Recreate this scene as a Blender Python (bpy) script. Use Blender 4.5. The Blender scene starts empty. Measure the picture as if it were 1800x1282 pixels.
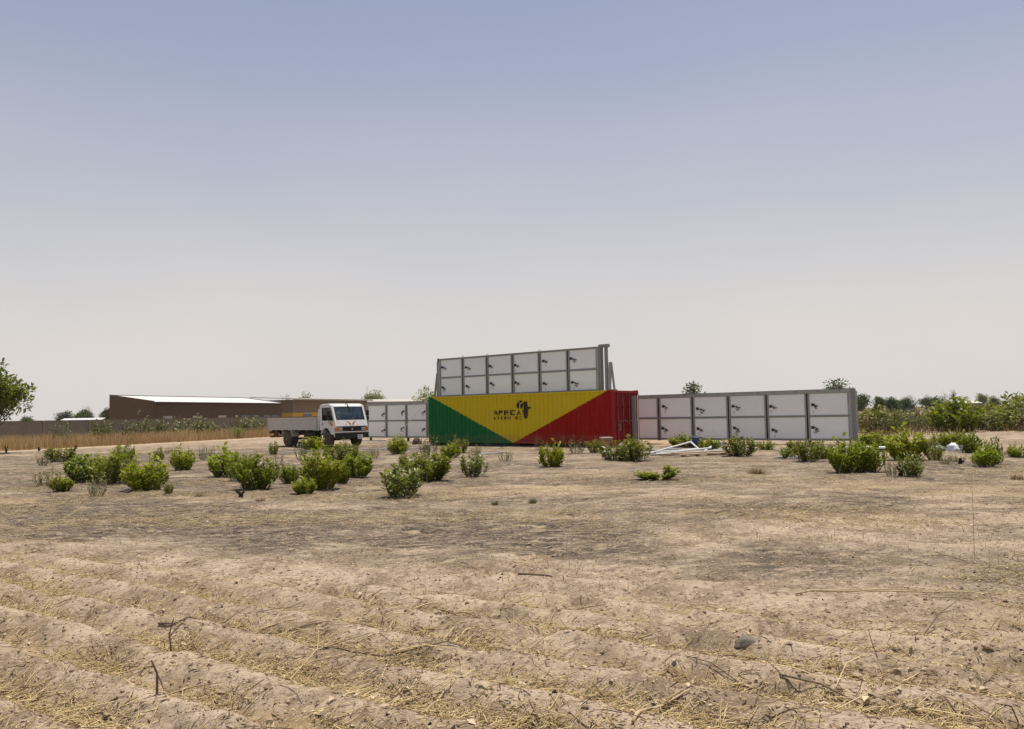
import bpy, math, random
import numpy as np
from mathutils import Vector, Matrix

# ---------------------------------------------------------------- camera, sky, sun, exposure
sc = bpy.context.scene
cam_data = bpy.data.cameras.new('camera')
cam_data.sensor_width = 36.0
cam_data.lens = 28.0
cam_data.clip_start = 0.05
cam_data.clip_end = 9000.0
cam = bpy.data.objects.new('camera', cam_data)
sc.collection.objects.link(cam)
sc.camera = cam
EYE = 1.68
_p, _r = math.radians(3.56), math.radians(1.1)
F = Vector((0, math.cos(_p), math.sin(_p)))
U0 = Vector((0, -math.sin(_p), math.cos(_p)))
R0 = Vector((1, 0, 0))
Rv = math.cos(_r) * R0 - math.sin(_r) * U0
Uv = math.cos(_r) * U0 + math.sin(_r) * R0
M3 = Matrix((Rv, Uv, -F)).transposed()
cam.matrix_world = Matrix.Translation((0, 0, EYE)) @ M3.to_4x4()

SUN_EL = math.radians(78)
SUN_AZ = math.radians(27)          # clockwise from +Y
SUN = Vector((math.sin(SUN_AZ) * math.cos(SUN_EL), math.cos(SUN_AZ) * math.cos(SUN_EL), math.sin(SUN_EL)))
sun_data = bpy.data.lights.new('sun', 'SUN')
sun_data.energy = 4.9
sun_data.angle = math.radians(0.7)
sun_data.color = (1.0, 0.94, 0.85)
sun = bpy.data.objects.new('sun', sun_data)
sc.collection.objects.link(sun)
sun.rotation_euler = SUN.to_track_quat('Z', 'Y').to_euler()

world = bpy.data.worlds.new('World')
sc.world = world
world.use_nodes = True
wn, wl = world.node_tree.nodes, world.node_tree.links
wn.clear()
w_out = wn.new('ShaderNodeOutputWorld')
sky = wn.new('ShaderNodeTexSky')
sky.sky_type = 'NISHITA'
sky.sun_disc = False
sky.sun_elevation = SUN_EL
sky.sun_rotation = SUN_AZ
sky.altitude = 100
sky.air_density = 1.0
sky.dust_density = 2.0
sky.ozone_density = 2.0
bg_sky = wn.new('ShaderNodeBackground')
bg_sky.inputs['Strength'].default_value = 0.107
tint = wn.new('ShaderNodeMix')
tint.data_type = 'RGBA'
tint.blend_type = 'MULTIPLY'
tint.inputs['Factor'].default_value = 1.0
tint.inputs['B'].default_value = (1.03, 0.975, 1.02, 1)
wl.new(sky.outputs['Color'], tint.inputs['A'])
wl.new(tint.outputs['Result'], bg_sky.inputs['Color'])
# dust haze: thick near the horizon, thinning with elevation, the same all round
geo = wn.new('ShaderNodeTexCoord')
sep = wn.new('ShaderNodeSeparateXYZ')
wl.new(geo.outputs['Generated'], sep.inputs['Vector'])
ramp = wn.new('ShaderNodeValToRGB')
ramp.color_ramp.interpolation = 'CARDINAL'
for i, (pos, v) in enumerate([(0.0, 1.0), (0.087, 0.96), (0.156, 0.82), (0.232, 0.61), (0.363, 0.37), (0.47, 0.20), (0.707, 0.11), (1.0, 0.07)]):
    e = ramp.color_ramp.elements[i] if i < 2 else ramp.color_ramp.elements.new(pos)
    e.position = pos
    e.color = (v, v, v, 1)
wl.new(sep.outputs['Z'], ramp.inputs['Fac'])
dustn = wn.new('ShaderNodeTexNoise')          # uneven dust, faint and broad
dustn.inputs['Scale'].default_value = 2.2
dustn.inputs['Detail'].default_value = 3
dmap = wn.new('ShaderNodeMapping')
dmap.inputs['Scale'].default_value = (1, 1, 2.5)
wl.new(geo.outputs['Generated'], dmap.inputs['Vector'])
wl.new(dmap.outputs['Vector'], dustn.inputs['Vector'])
dmr = wn.new('ShaderNodeMapRange')
dmr.inputs['From Min'].default_value = 0.25
dmr.inputs['From Max'].default_value = 0.75
dmr.inputs['To Min'].default_value = 0.90
dmr.inputs['To Max'].default_value = 1.10
wl.new(dustn.outputs['Fac'], dmr.inputs['Value'])
dmul = wn.new('ShaderNodeMath')
dmul.operation = 'MULTIPLY'
dmul.use_clamp = True
wl.new(ramp.outputs['Color'], dmul.inputs[0])
wl.new(dmr.outputs['Result'], dmul.inputs[1])
bg_haze = wn.new('ShaderNodeBackground')
bg_haze.inputs['Color'].default_value = (0.715, 0.678, 0.648, 1)
bg_haze.inputs['Strength'].default_value = 1.0
mixw = wn.new('ShaderNodeMixShader')
wl.new(dmul.outputs['Value'], mixw.inputs['Fac'])
wl.new(bg_sky.outputs['Background'], mixw.inputs[1])
wl.new(bg_haze.outputs['Background'], mixw.inputs[2])
wl.new(mixw.outputs['Shader'], w_out.inputs['Surface'])

sc.view_settings.view_transform = 'Standard'
sc.view_settings.look = 'None'
sc.view_settings.exposure = 0.0
sc.view_settings.gamma = 1.0
sc.view_settings.use_curve_mapping = False
sc.render.engine = 'CYCLES'
sc.cycles.max_bounces = 6
sc.cycles.transparent_max_bounces = 4
sc.cycles.volume_bounces = 0
sc.cycles.use_denoising = True

rng = np.random.default_rng(7)
random.seed(7)
COL = sc.collection

# ---------------------------------------------------------------- helpers
def _hash(ix, iy, seed):
    h = (ix.astype(np.int64) * 374761393 + iy.astype(np.int64) * 668265263 + seed * 982451653) & 0xFFFFFFFF
    h = ((h ^ (h >> 13)) * 1274126177) & 0xFFFFFFFF
    return ((h ^ (h >> 16)) & 0xFFFFFF) / float(0xFFFFFF)

def vnoise(x, y, seed=0):
    x, y = np.asarray(x, float), np.asarray(y, float)
    ix, iy = np.floor(x), np.floor(y)
    fx, fy = x - ix, y - iy
    fx, fy = fx * fx * (3 - 2 * fx), fy * fy * (3 - 2 * fy)
    a, b = _hash(ix, iy, seed), _hash(ix + 1, iy, seed)
    c, d = _hash(ix, iy + 1, seed), _hash(ix + 1, iy + 1, seed)
    return (a + (b - a) * fx) * (1 - fy) + (c + (d - c) * fx) * fy

def fbm(x, y, seed, octaves=3):
    s, a, t = 0, 1.0, 0
    ca, sa = math.cos(0.6), math.sin(0.6)
    for o in range(octaves):
        s = s + a * vnoise(x, y, seed + o * 17)
        t += a
        a *= 0.5
        x, y = (x * ca - y * sa) * 2.03, (x * sa + y * ca) * 2.03
    return s / t

def sstep(a, b, v):
    t = np.clip((v - a) / (b - a), 0, 1)
    return t * t * (3 - 2 * t)

class MB:
    """collects shapes and links them as one mesh object"""
    def __init__(self):
        self.v, self.f = [], []
    def add(self, verts, faces, M=None):
        n = len(self.v)
        if M is not None:
            verts = [tuple(M @ Vector(p)) for p in verts]
        self.v += [tuple(p) for p in verts]
        self.f += [tuple(i + n for i in f) for f in faces]
        return self
    def box(self, x0, x1, y0, y1, z0, z1, M=None):
        vs = [(x, y, z) for x in (x0, x1) for y in (y0, y1) for z in (z0, z1)]
        fs = [(0, 1, 3, 2), (4, 6, 7, 5), (0, 4, 5, 1), (2, 3, 7, 6), (0, 2, 6, 4), (1, 5, 7, 3)]
        return self.add(vs, fs, M)
    def cbox(self, x0, x1, y0, y1, z0, z1, c=0.02, M=None):
        """box with chamfered vertical and top edges"""
        def ring(ins, z):
            a, b, cc, d = x0 + ins, x1 - ins, y0 + ins, y1 - ins
            return [(a + c, cc, z), (b - c, cc, z), (b, cc + c, z), (b, d - c, z), (b - c, d, z), (a + c, d, z), (a, d - c, z), (a, cc + c, z)]
        rings = [ring(c, z0), ring(0, z0 + c), ring(0, z1 - c), ring(c, z1)]
        vs = [p for r in rings for p in r]
        fs = [tuple(reversed(range(8))), tuple(range(24, 32))]
        for k in range(3):
            for i in range(8):
                j = (i + 1) % 8
                fs.append((k * 8 + i, k * 8 + j, k * 8 + 8 + j, k * 8 + 8 + i))
        return self.add(vs, fs, M)
    def prism(self, poly, axis, a, b, M=None):
        """extrude a 2D polygon along axis between a and b"""
        n = len(poly)
        def pt(u, w, t):
            return {'x': (t, u, w), 'y': (u, t, w), 'z': (u, w, t)}[axis]
        vs = [pt(u, w, a) for u, w in poly] + [pt(u, w, b) for u, w in poly]
        fs = [tuple(range(n)), tuple(reversed(range(n, 2 * n)))]
        for i in range(n):
            j = (i + 1) % n
            fs.append((i, i + n, j + n, j))
        return self.add(vs, fs, M)
    def bar(self, p, q, w, h, up=(0, 0, 1)):
        """rectangular bar from p to q"""
        p, q = Vector(p), Vector(q)
        d = (q - p).normalized()
        u = Vector(up)
        if abs(d.dot(u)) > 0.98:
            u = Vector((0, 1, 0))
        s = d.cross(u).normalized() * (w / 2)
        t = s.cross(d).normalized() * (h / 2)
        vs = [p - s - t, p + s - t, p + s + t, p - s + t, q - s - t, q + s - t, q + s + t, q - s + t]
        fs = [(0, 3, 2, 1), (4, 5, 6, 7), (0, 1, 5, 4), (1, 2, 6, 5), (2, 3, 7, 6), (3, 0, 4, 7)]
        return self.add(vs, fs)
    def tube(self, pts, r, sides=6, r2=None, caps=True):
        pts = [Vector(p) for p in pts]
        n = len(pts)
        r2 = r if r2 is None else r2
        vs, fs = [], []
        for i, p in enumerate(pts):
            d = (pts[min(i + 1, n - 1)] - pts[max(i - 1, 0)])
            d = d.normalized() if d.length > 1e-9 else Vector((0, 0, 1))
            u = Vector((0, 0, 1)) if abs(d.z) < 0.9 else Vector((1, 0, 0))
            s = d.cross(u).normalized()
            t = s.cross(d)
            rr = r + (r2 - r) * i / max(n - 1, 1)
            for k in range(sides):
                a = 2 * math.pi * k / sides
                vs.append(p + s * (rr * math.cos(a)) + t * (rr * math.sin(a)))
        for i in range(n - 1):
            for k in range(sides):
                j = (k + 1) % sides
                fs.append((i * sides + k, i * sides + j, (i + 1) * sides + j, (i + 1) * sides + k))
        if caps:
            fs.append(tuple(reversed(range(sides))))
            fs.append(tuple(range((n - 1) * sides, n * sides)))
        return self.add(vs, fs)
    def lathe(self, prof, sides, M=None):
        """profile of (radius, y) turned about the y axis"""
        vs, fs = [], []
        for r, y in prof:
            for k in range(sides):
                a = 2 * math.pi * k / sides
                vs.append((r * math.cos(a), y, r * math.sin(a)))
        for i in range(len(prof) - 1):
            for k in range(sides):
                j = (k + 1) % sides
                fs.append((i * sides + k, (i + 1) * sides + k, (i + 1) * sides + j, i * sides + j))
        fs.append(tuple(range(sides)))
        fs.append(tuple(reversed(range((len(prof) - 1) * sides, len(prof) * sides))))
        return self.add(vs, fs, M)
    def mesh(self, name, m, smooth=False):
        me = bpy.data.meshes.new(name)
        me.from_pydata(self.v, [], self.f)
        me.materials.append(m)
        if smooth:
            me.polygons.foreach_set('use_smooth', [True] * len(me.polygons))
        me.update()
        return me
    def build(self, name, m, parent=None, smooth=False, loc=None):
        return link(name, self.mesh(name, m, smooth), parent, loc)

def link(name, data, parent=None, loc=None):
    o = bpy.data.objects.new(name, data)
    COL.objects.link(o)
    if parent is not None:
        o.parent = parent
    if loc is not None:
        o.location = loc
    return o

def tag(o, label=None, cat=None, group=None, kind=None):
    if label: o['label'] = label
    if cat: o['category'] = cat
    if group: o['group'] = group
    if kind: o['kind'] = kind
    return o

def empty(name, loc, rz=0.0):
    o = bpy.data.objects.new(name, None)
    COL.objects.link(o)
    o.empty_display_size = 0.2
    o.location = loc
    o.rotation_euler = (0, 0, rz)
    return o

def mat(name, col, rough=0.7, metal=0.0, var=0.12, scale=3.0, bump=0.0, bscale=40.0, dirt=None, dirt_amt=0.0, spec=0.4):
    m = bpy.data.materials.new(name)
    m.use_nodes = True
    nt = m.node_tree
    b = nt.nodes['Principled BSDF']
    b.inputs['Roughness'].default_value = rough
    b.inputs['Metallic'].default_value = metal
    b.inputs['Specular IOR Level'].default_value = spec
    tc = nt.nodes.new('ShaderNodeTexCoord')
    nz = nt.nodes.new('ShaderNodeTexNoise')
    nz.inputs['Scale'].default_value = scale
    nz.inputs['Detail'].default_value = 5
    nt.links.new(tc.outputs['Object'], nz.inputs['Vector'])
    mx = nt.nodes.new('ShaderNodeMix')
    mx.data_type = 'RGBA'
    mx.inputs['A'].default_value = tuple(c * (1 - var) for c in col) + (1,)
    mx.inputs['B'].default_value = tuple(min(1, c * (1 + var)) for c in col) + (1,)
    nt.links.new(nz.outputs['Fac'], mx.inputs['Factor'])
    out = mx.outputs['Result']
    if dirt:
        nd = nt.nodes.new('ShaderNodeTexNoise')
        nd.inputs['Scale'].default_value = scale * 2.3
        nd.inputs['Detail'].default_value = 8
        nd.inputs['Roughness'].default_value = 0.7
        nt.links.new(tc.outputs['Object'], nd.inputs['Vector'])
        rp = nt.nodes.new('ShaderNodeMapRange')
        rp.inputs['From Min'].default_value = 0.45
        rp.inputs['From Max'].default_value = 0.75
        rp.inputs['To Max'].default_value = dirt_amt
        nt.links.new(nd.outputs['Fac'], rp.inputs['Value'])
        m2 = nt.nodes.new('ShaderNodeMix')
        m2.data_type = 'RGBA'
        nt.links.new(rp.outputs['Result'], m2.inputs['Factor'])
        nt.links.new(out, m2.inputs['A'])
        m2.inputs['B'].default_value = tuple(dirt) + (1,)
        out = m2.outputs['Result']
    nt.links.new(out, b.inputs['Base Color'])
    if bump:
        nb = nt.nodes.new('ShaderNodeTexNoise')
        nb.inputs['Scale'].default_value = bscale
        nb.inputs['Detail'].default_value = 4
        nt.links.new(tc.outputs['Object'], nb.inputs['Vector'])
        bp = nt.nodes.new('ShaderNodeBump')
        bp.inputs['Strength'].default_value = bump
        bp.inputs['Distance'].default_value = 0.02
        nt.links.new(nb.outputs['Fac'], bp.inputs['Height'])
        nt.links.new(bp.outputs['Normal'], b.inputs['Normal'])
    return m

def attr_mat(name, a, b_, rough=0.8, attr='tint', trans=0.0, spec=0.3, obj_var=0.0):
    """colour between a and b_ chosen by a per-vertex value that varies from leaf to leaf"""
    m = bpy.data.materials.new(name)
    m.use_nodes = True
    nt = m.node_tree
    p = nt.nodes['Principled BSDF']
    p.inputs['Roughness'].default_value = rough
    p.inputs['Specular IOR Level'].default_value = spec
    at = nt.nodes.new('ShaderNodeAttribute')
    at.attribute_name = attr
    mx = nt.nodes.new('ShaderNodeMix')
    mx.data_type = 'RGBA'
    mx.inputs['A'].default_value = tuple(a) + (1,)
    mx.inputs['B'].default_value = tuple(b_) + (1,)
    nt.links.new(at.outputs['Fac'], mx.inputs['Factor'])
    col = mx.outputs['Result']
    if obj_var:
        oi = nt.nodes.new('ShaderNodeObjectInfo')
        mr = nt.nodes.new('ShaderNodeMapRange')
        mr.inputs['To Min'].default_value = 1 - obj_var
        mr.inputs['To Max'].default_value = 1 + obj_var
        nt.links.new(oi.outputs['Random'], mr.inputs['Value'])
        hs = nt.nodes.new('ShaderNodeHueSaturation')
        nt.links.new(mr.outputs['Result'], hs.inputs['Value'])
        fr_ = nt.nodes.new('ShaderNodeMath')
        fr_.operation = 'MULTIPLY'
        fr_.inputs[1].default_value = 7.31
        fx_ = nt.nodes.new('ShaderNodeMath')
        fx_.operation = 'FRACT'
        mh = nt.nodes.new('ShaderNodeMapRange')
        mh.inputs['To Min'].default_value = 0.488
        mh.inputs['To Max'].default_value = 0.520
        nt.links.new(oi.outputs['Random'], fr_.inputs[0])
        nt.links.new(fr_.outputs['Value'], fx_.inputs[0])
        nt.links.new(fx_.outputs['Value'], mh.inputs['Value'])
        nt.links.new(mh.outputs['Result'], hs.inputs['Hue'])
        nt.links.new(col, hs.inputs['Color'])
        col = hs.outputs['Color']
    nt.links.new(col, p.inputs['Base Color'])
    if trans:
        tr = nt.nodes.new('ShaderNodeBsdfTranslucent')
        nt.links.new(col, tr.inputs['Color'])
        ms = nt.nodes.new('ShaderNodeMixShader')
        ms.inputs['Fac'].default_value = trans
        nt.links.new(p.outputs['BSDF'], ms.inputs[1])
        nt.links.new(tr.outputs['BSDF'], ms.inputs[2])
        nt.links.new(ms.outputs['Shader'], nt.nodes['Material Output'].inputs['Surface'])
    return m

def np_mesh(name, verts, faces, m, tint=None, smooth=False):
    """mesh from numpy arrays, all faces with the same corner count"""
    verts = np.asarray(verts, np.float32).reshape(-1, 3)
    faces = np.asarray(faces, np.int32)
    k = faces.shape[1]
    me = bpy.data.meshes.new(name)
    me.vertices.add(len(verts))
    me.vertices.foreach_set('co', verts.ravel())
    me.loops.add(faces.size)
    me.loops.foreach_set('vertex_index', faces.ravel())
    me.polygons.add(len(faces))
    me.polygons.foreach_set('loop_start', np.arange(0, faces.size, k, dtype=np.int32))
    if smooth:
        me.polygons.foreach_set('use_smooth', np.ones(len(faces), bool))
    if tint is not None:
        a = me.attributes.new('tint', 'FLOAT', 'POINT')
        a.data.foreach_set('value', np.asarray(tint, np.float32))
    me.materials.append(m)
    me.update(calc_edges=True)
    me.validate()
    return me

def leaves_arrays(P, D, N, L, Wd, tint):
    """folded leaves: base P, direction D, normal N, length L, width Wd -> verts, quads, tint"""
    P, D, N = (np.asarray(a, float) for a in (P, D, N))
    D = D / (np.linalg.norm(D, axis=1, keepdims=True) + 1e-9)
    S = np.cross(D, N)
    S = S / (np.linalg.norm(S, axis=1, keepdims=True) + 1e-9)
    Nn = np.cross(S, D)
    L, Wd = np.asarray(L)[:, None], np.asarray(Wd)[:, None]
    v0 = P
    v1 = P + D * L * 0.5 + S * Wd * 0.5 + Nn * Wd * 0.18
    v2 = P + D * L - Nn * L * 0.10
    v3 = P + D * L * 0.5 - S * Wd * 0.5 + Nn * Wd * 0.18
    V = np.stack([v0, v1, v2, v3], 1).reshape(-1, 3)
    n = len(P)
    i = np.arange(n)[:, None] * 4
    Fq = np.concatenate([i + np.array([[0, 1, 2]]), i + np.array([[0, 2, 3]])], 0)
    return V, Fq, np.repeat(np.asarray(tint), 4)
# ---------------------------------------------------------------- shrub table (x, y, width, height, kind, label), metres
SHRUBS = [
(-19.81,35.01,1.15,0.68,'o','rounded shrub nearest the grass verge at the far-left side of the field'),
(-18.80,31.99,0.50,0.46,'s','faint thin shrub just left of the rounded shrub by the verge'),
(-12.59,21.55,0.62,0.52,'s','straggly dark-leaved shrub, leftmost of the front shrubs'),
(-11.11,19.67,0.42,0.37,'b','small bright shrub in front of the straggly leftmost shrub'),
(-12.09,22.50,0.80,0.71,'d','dark dense shrub at the left end of the left-hand thicket'),
(-10.96,21.89,0.97,0.86,'o','tall olive shrub between the dark dense one and the glossy round one, left side'),
(-16.01,32.98,0.75,0.66,'o','small olive shrub peeking out behind the tall olive shrub at left'),
(-8.95,19.53,0.86,0.66,'b','glossy round shrub, front and broadest of the left-hand cluster'),
(-9.38,18.01,0.33,0.42,'s','thin pale sprig in front of the tall olive shrub at left'),
(-7.92,18.37,0.18,0.26,'o','tiny sprout at the right foot of the glossy round shrub'),
(-14.81,33.38,0.36,0.60,'o','narrow upright shrub behind the left-hand cluster, standing alone'),
(-11.32,27.33,0.74,0.72,'b','lone cup-shaped shrub right of the left-hand cluster'),
(-17.76,41.30,0.53,0.35,'s','low grey shrublet far back behind the lone cup-shaped shrub'),
(-13.08,33.63,0.34,0.58,'s','left one of two twin wispy sprouts'),
(-12.82,33.96,0.34,0.56,'s','right one of two twin wispy sprouts'),
(-8.55,23.68,0.78,0.78,'b','broad bright shrub at the left of the cluster in front of the truck bed'),
(-6.18,19.12,0.85,0.76,'d',"large dark-footed shrub, front of the cluster below the truck's tail"),
(-7.46,21.83,0.62,0.69,'o','olive shrub squeezed between the broad bright and the dark-footed shrub'),
(-11.13,37.10,0.37,0.58,'o',"narrow sprout directly below the truck's rear wheel"),
(-6.62,22.39,0.35,0.74,'s','tall wispy olive shrub beside the dark-footed shrub'),
(-5.73,20.57,0.41,0.51,'d','small dark upright shrub between the wispy one and the largest shrub'),
(-8.46,32.10,0.69,0.64,'s',"pale feathery shrub in front of the truck's chassis"),
(-10.58,42.15,0.90,0.63,'b',"bright low shrub beside the truck's front wheel"),
(-4.59,18.94,0.76,0.89,'b','largest bright shrub, tallest of those in front of the truck'),
(-4.63,17.74,0.46,0.33,'b','low spreading shrub at the foot of the largest bright shrub'),
(-4.37,20.27,0.41,0.58,'d','dark narrow shrub against the right flank of the largest shrub'),
(-4.32,22.24,0.70,0.67,'b','bright leaning shrub at the right end of the truck-side cluster'),
(-6.57,30.71,0.97,0.70,'o',"wide olive shrub just below the truck's front bumper"),
(-5.66,32.36,0.37,0.55,'s',"small feathery shrub right of the truck's bumper"),
(-5.17,35.86,0.72,0.72,'b','neat round shrub in front of the left solar rack'),
(-3.75,27.18,0.27,0.43,'o','slim sprout just in front of the neat round shrub'),
(-2.37,16.83,0.75,0.63,'g','shrub with white-glinting leaves, closest of all to the camera'),
(-2.22,20.63,0.94,0.71,'d','wide dark shrub right behind the white-glinting one'),
(-3.55,32.89,0.85,0.82,'s','airy olive shrub in front of the green end of the container'),
(-2.52,31.68,0.77,0.54,'b','low cushion-shaped shrub below the green paint'),
(-2.44,35.83,0.72,0.72,'o',"olive shrub touching the container's green base"),
(-1.12,21.66,0.59,0.59,'g','open shrub with pale leaves and dark gaps, standing apart right of the wide dark one'),
(-1.49,32.15,0.46,0.51,'s','brownish wispy shrub below the tip of the yellow triangle'),
(-0.29,28.67,0.49,0.41,'s',"sparse little shrub on bare soil below the container's middle"),
(1.22,25.16,0.68,0.75,'b','solitary full shrub in front of the red half of the container'),
(1.16,37.13,0.53,0.64,'r','reddish dry sapling close to the red paint, left of the solitary shrub'),
(2.34,39.10,0.39,0.61,'r','reddish thin sapling close to the red paint, right of the solitary shrub'),
(2.58,33.35,0.67,0.62,'s','thin sprawling shrub before the red paint, left of the crate stool'),
(3.45,33.49,0.62,0.57,'o','small shrub touching the left side of the wooden stool'),
(3.63,28.42,0.85,0.51,'g','low pale-leaved shrub in front of the wooden stool'),
(4.13,27.57,0.98,0.75,'o',"bushy shrub before the container's door end"),
(3.51,19.49,0.81,0.36,'v','forked low shrub alone on the open soil, two arms like a V'),
(7.86,37.21,1.12,0.53,'b','shrub under the second bay of the right solar rack'),
(8.07,33.12,0.66,0.52,'b','upright yellowish shrub right of the blue drum'),
(8.33,29.40,0.97,0.71,'o','full shrub at the right end of the metal tube pile'),
(10.61,33.62,0.58,0.38,'o','small shrub below the fourth bay of the right solar rack'),
(9.30,27.19,0.47,0.39,'g','pale small shrub beside the white strips on the ground'),
(10.86,31.01,0.49,0.53,'o','shrub just behind the pale small one by the white strips'),
(9.40,25.52,0.77,0.69,'o','olive full shrub below the last bay of the right solar rack'),
(10.32,26.83,0.65,0.58,'o','olive shrub leaning on the right side of the full olive one'),
(8.61,20.79,0.77,0.83,'b','big bright shrub below the outer corner of the right solar rack'),
(9.27,21.02,0.69,0.72,'d','big dark shrub paired on the right of the bright corner shrub'),
(16.27,36.44,1.09,0.62,'b','low shrub just outside the outer post of the right solar rack'),
(15.62,33.60,0.72,0.62,'o','shrub behind the flat white sheet'),
(12.44,25.45,1.02,0.84,'b','wide green shrub right of the flat white sheet'),
(16.23,31.68,0.54,0.50,'o','small olive shrub between the wide green shrub and the grey mound'),
(13.09,24.92,0.43,0.52,'o','small upright shrub left of the tarpaulin heap'),
(9.12,19.35,0.30,0.39,'s','thin shrub left of the charred fork-shaped stump'),
(9.53,19.25,0.49,0.52,'g','pale shrub right of the charred fork-shaped stump'),
(17.49,32.73,0.65,0.56,'b','bright shrub behind the tarpaulin heap, left one of two'),
(18.71,33.92,0.82,0.58,'b','bright shrub behind the tarpaulin heap, right one of two'),
(16.41,28.78,0.62,0.70,'d','dense shrub at the right edge of the tarpaulin heap'),
(12.44,23.14,0.33,0.30,'s','scrappy seedling left of the charred low stump'),
(13.27,23.98,0.45,0.27,'s','leafy resprout over the charred low stump'),
(12.92,22.00,0.53,0.50,'b','front half of the yellow-green pair near the right edge'),
(13.62,22.78,0.49,0.75,'o','taller reddish-topped half of the pair near the right edge'),
(16.20,25.79,0.52,0.44,'b','shrub cut by the right edge of the picture'),
]
# ---------------------------------------------------------------- terrain
FUR = math.radians(33)
FN = (math.sin(FUR), math.cos(FUR))
def furrow_zone(x, y):
    q = x * 0.36 + y * 0.933 + 1.1 * (fbm(x * 0.35, y * 0.35, 91, 2) - 0.5)
    return 1 - sstep(6.4, 7.6, q)

def terrain(x, y, fine=True):
    x, y = np.asarray(x, float), np.asarray(y, float)
    z = 0.10 * (fbm(x * 0.06, y * 0.06, 3, 2) - 0.5) * sstep(4, 14, y)
    z = z * (1 - 0.85 * sstep(30, 36, y) * (1 - sstep(58, 70, y)))
    q = x * FN[0] + y * FN[1] + 0.17 * (fbm(x * 0.45, y * 0.45, 11, 2) - 0.5)
    ph = q / 0.58
    zone = furrow_zone(x, y)
    amp = (0.016 + 0.064 * zone) * (1 - sstep(9, 17, y) * 0.9) * (0.75 + 0.5 * fbm(x * 0.8, y * 0.8, 23, 2))
    w = 0.5 + 0.5 * np.cos(2 * math.pi * ph)
    z = z + amp * 1.5 * (w ** 0.8 - 0.5)
    # one deeper furrow marks the end of the ploughed strip
    e = (x * 0.36 + y * 0.933) - 7.35 + 0.9 * (fbm(x * 0.35, y * 0.35, 91, 2) - 0.5)
    z = z - 0.05 * np.exp(-(e / 0.16) ** 2) + 0.03 * np.exp(-((e - 0.4) / 0.25) ** 2)
    if fine:
        rough = 0.60 + 0.40 * zone
        far = 1 - sstep(25, 60, y)
        z = z + rough * 0.060 * (fbm(x * 2.2, y * 2.2, 31, 3) - 0.5)
        z = z + far * rough * 0.044 * (fbm(x * 7.0, y * 7.0, 41, 3) - 0.5)
        pit = fbm(x * 3.1 + 7, y * 3.1, 57, 2)
        z = z - rough * 0.060 * sstep(0.64, 0.80, pit)
    return z

def tz(x, y):
    return float(terrain(np.array([x]), np.array([y]))[0])

SH_XY = np.array([(s[0], s[1], s[2]) for s in SHRUBS])
NR, NC = 900, 780
tt = np.linspace(0, 1, NR)
ys = -2.0 + 4.2 * np.exp(tt * math.log(150 / 4.2))
us = np.linspace(-1, 1, NC)
X = us[None, :] * (ys[:, None] + 3.2) * 0.98
Y = np.repeat(ys[:, None], NC, 1)
Z = terrain(X, Y)
edge = np.minimum(np.minimum((1 - np.abs(us))[None, :] / 0.03, (tt / 0.03)[:, None]), ((1 - tt) / 0.02)[:, None])
edge = np.clip(edge, 0, 1)
Z = Z * edge + (-0.30) * (1 - edge)
# charred soil
ydist = Y
def blot(cx, cy, rx, ry, amp):
    return amp * np.exp(-((X - cx) / rx) ** 2 - ((Y - cy) / ry) ** 2)
wx, wy = X + 3.0 * (fbm(X * 0.25, Y * 0.25, 72, 3) - 0.5), Y
broad = sum(blot(*q_) for q_ in ((-12, 22, 11, 9, .75), (-4, 24, 6, 8, .70), (-1.0, 11.0, 3.2, 2.4, .80), (-6.8, 12.2, 2.2, 1.2, .85), (-9.5, 15.5, 4, 1.6, .7),
                                 (5.8, 14.6, 3.2, 1.9, .85), (5.8, 7.4, 1.5, 1.2, .55), (13, 21, 5.5, 5, .65), (2.2, 9.6, 1.8, 1.2, .55), (3.6, 20.2, 1.6, 1.0, .8), (10, 11.5, 3, 2, .6), (-18, 34, 12, 6, .6), (-17, 44, 12, 7, .7), (-6, 42, 8, 6, .6), (6, 27, 5, 3, .35)))
patch = fbm(X * 0.22 + 3, Y * 0.45, 71, 4)
fine_ = fbm(X * 0.9, Y * 1.7, 77, 4)
beyond = sstep(7.0, 9.0, X * 0.36 + Y * 0.933 + 1.5 * (fbm(X * .3, Y * .3, 5, 2) - .5))
burn = np.clip(broad * 0.92, 0, 1) * sstep(0.28, 0.52, 0.45 * patch + 0.55 * fine_) + 0.30 * sstep(0.40, 0.60, patch) + 0.30 * sstep(0.45, 0.62, fine_)
burn = burn * beyond * (1 - 0.35 * sstep(40, 60, Y))
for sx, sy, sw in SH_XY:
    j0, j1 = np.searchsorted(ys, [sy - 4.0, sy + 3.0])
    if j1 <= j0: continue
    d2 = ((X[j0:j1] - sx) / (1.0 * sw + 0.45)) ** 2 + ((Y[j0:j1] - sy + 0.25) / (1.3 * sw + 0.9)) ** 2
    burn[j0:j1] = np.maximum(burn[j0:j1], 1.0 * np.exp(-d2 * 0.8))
burn = np.clip(burn, 0, 1)
# straw-coloured litter lies in the furrow bottoms and in patches
q = X * FN[0] + Y * FN[1] + 0.17 * (fbm(X * 0.45, Y * 0.45, 11, 2) - 0.5)
valley = 0.5 - 0.5 * np.cos(2 * math.pi * q / 0.58)
zone = furrow_zone(X, Y)
straw = zone * valley ** 1.6 * 0.75 + sstep(0.5, 0.72, fbm(X * 0.22 + 9, Y * 0.45, 83, 3)) * 0.7 * (1 - zone)
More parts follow.
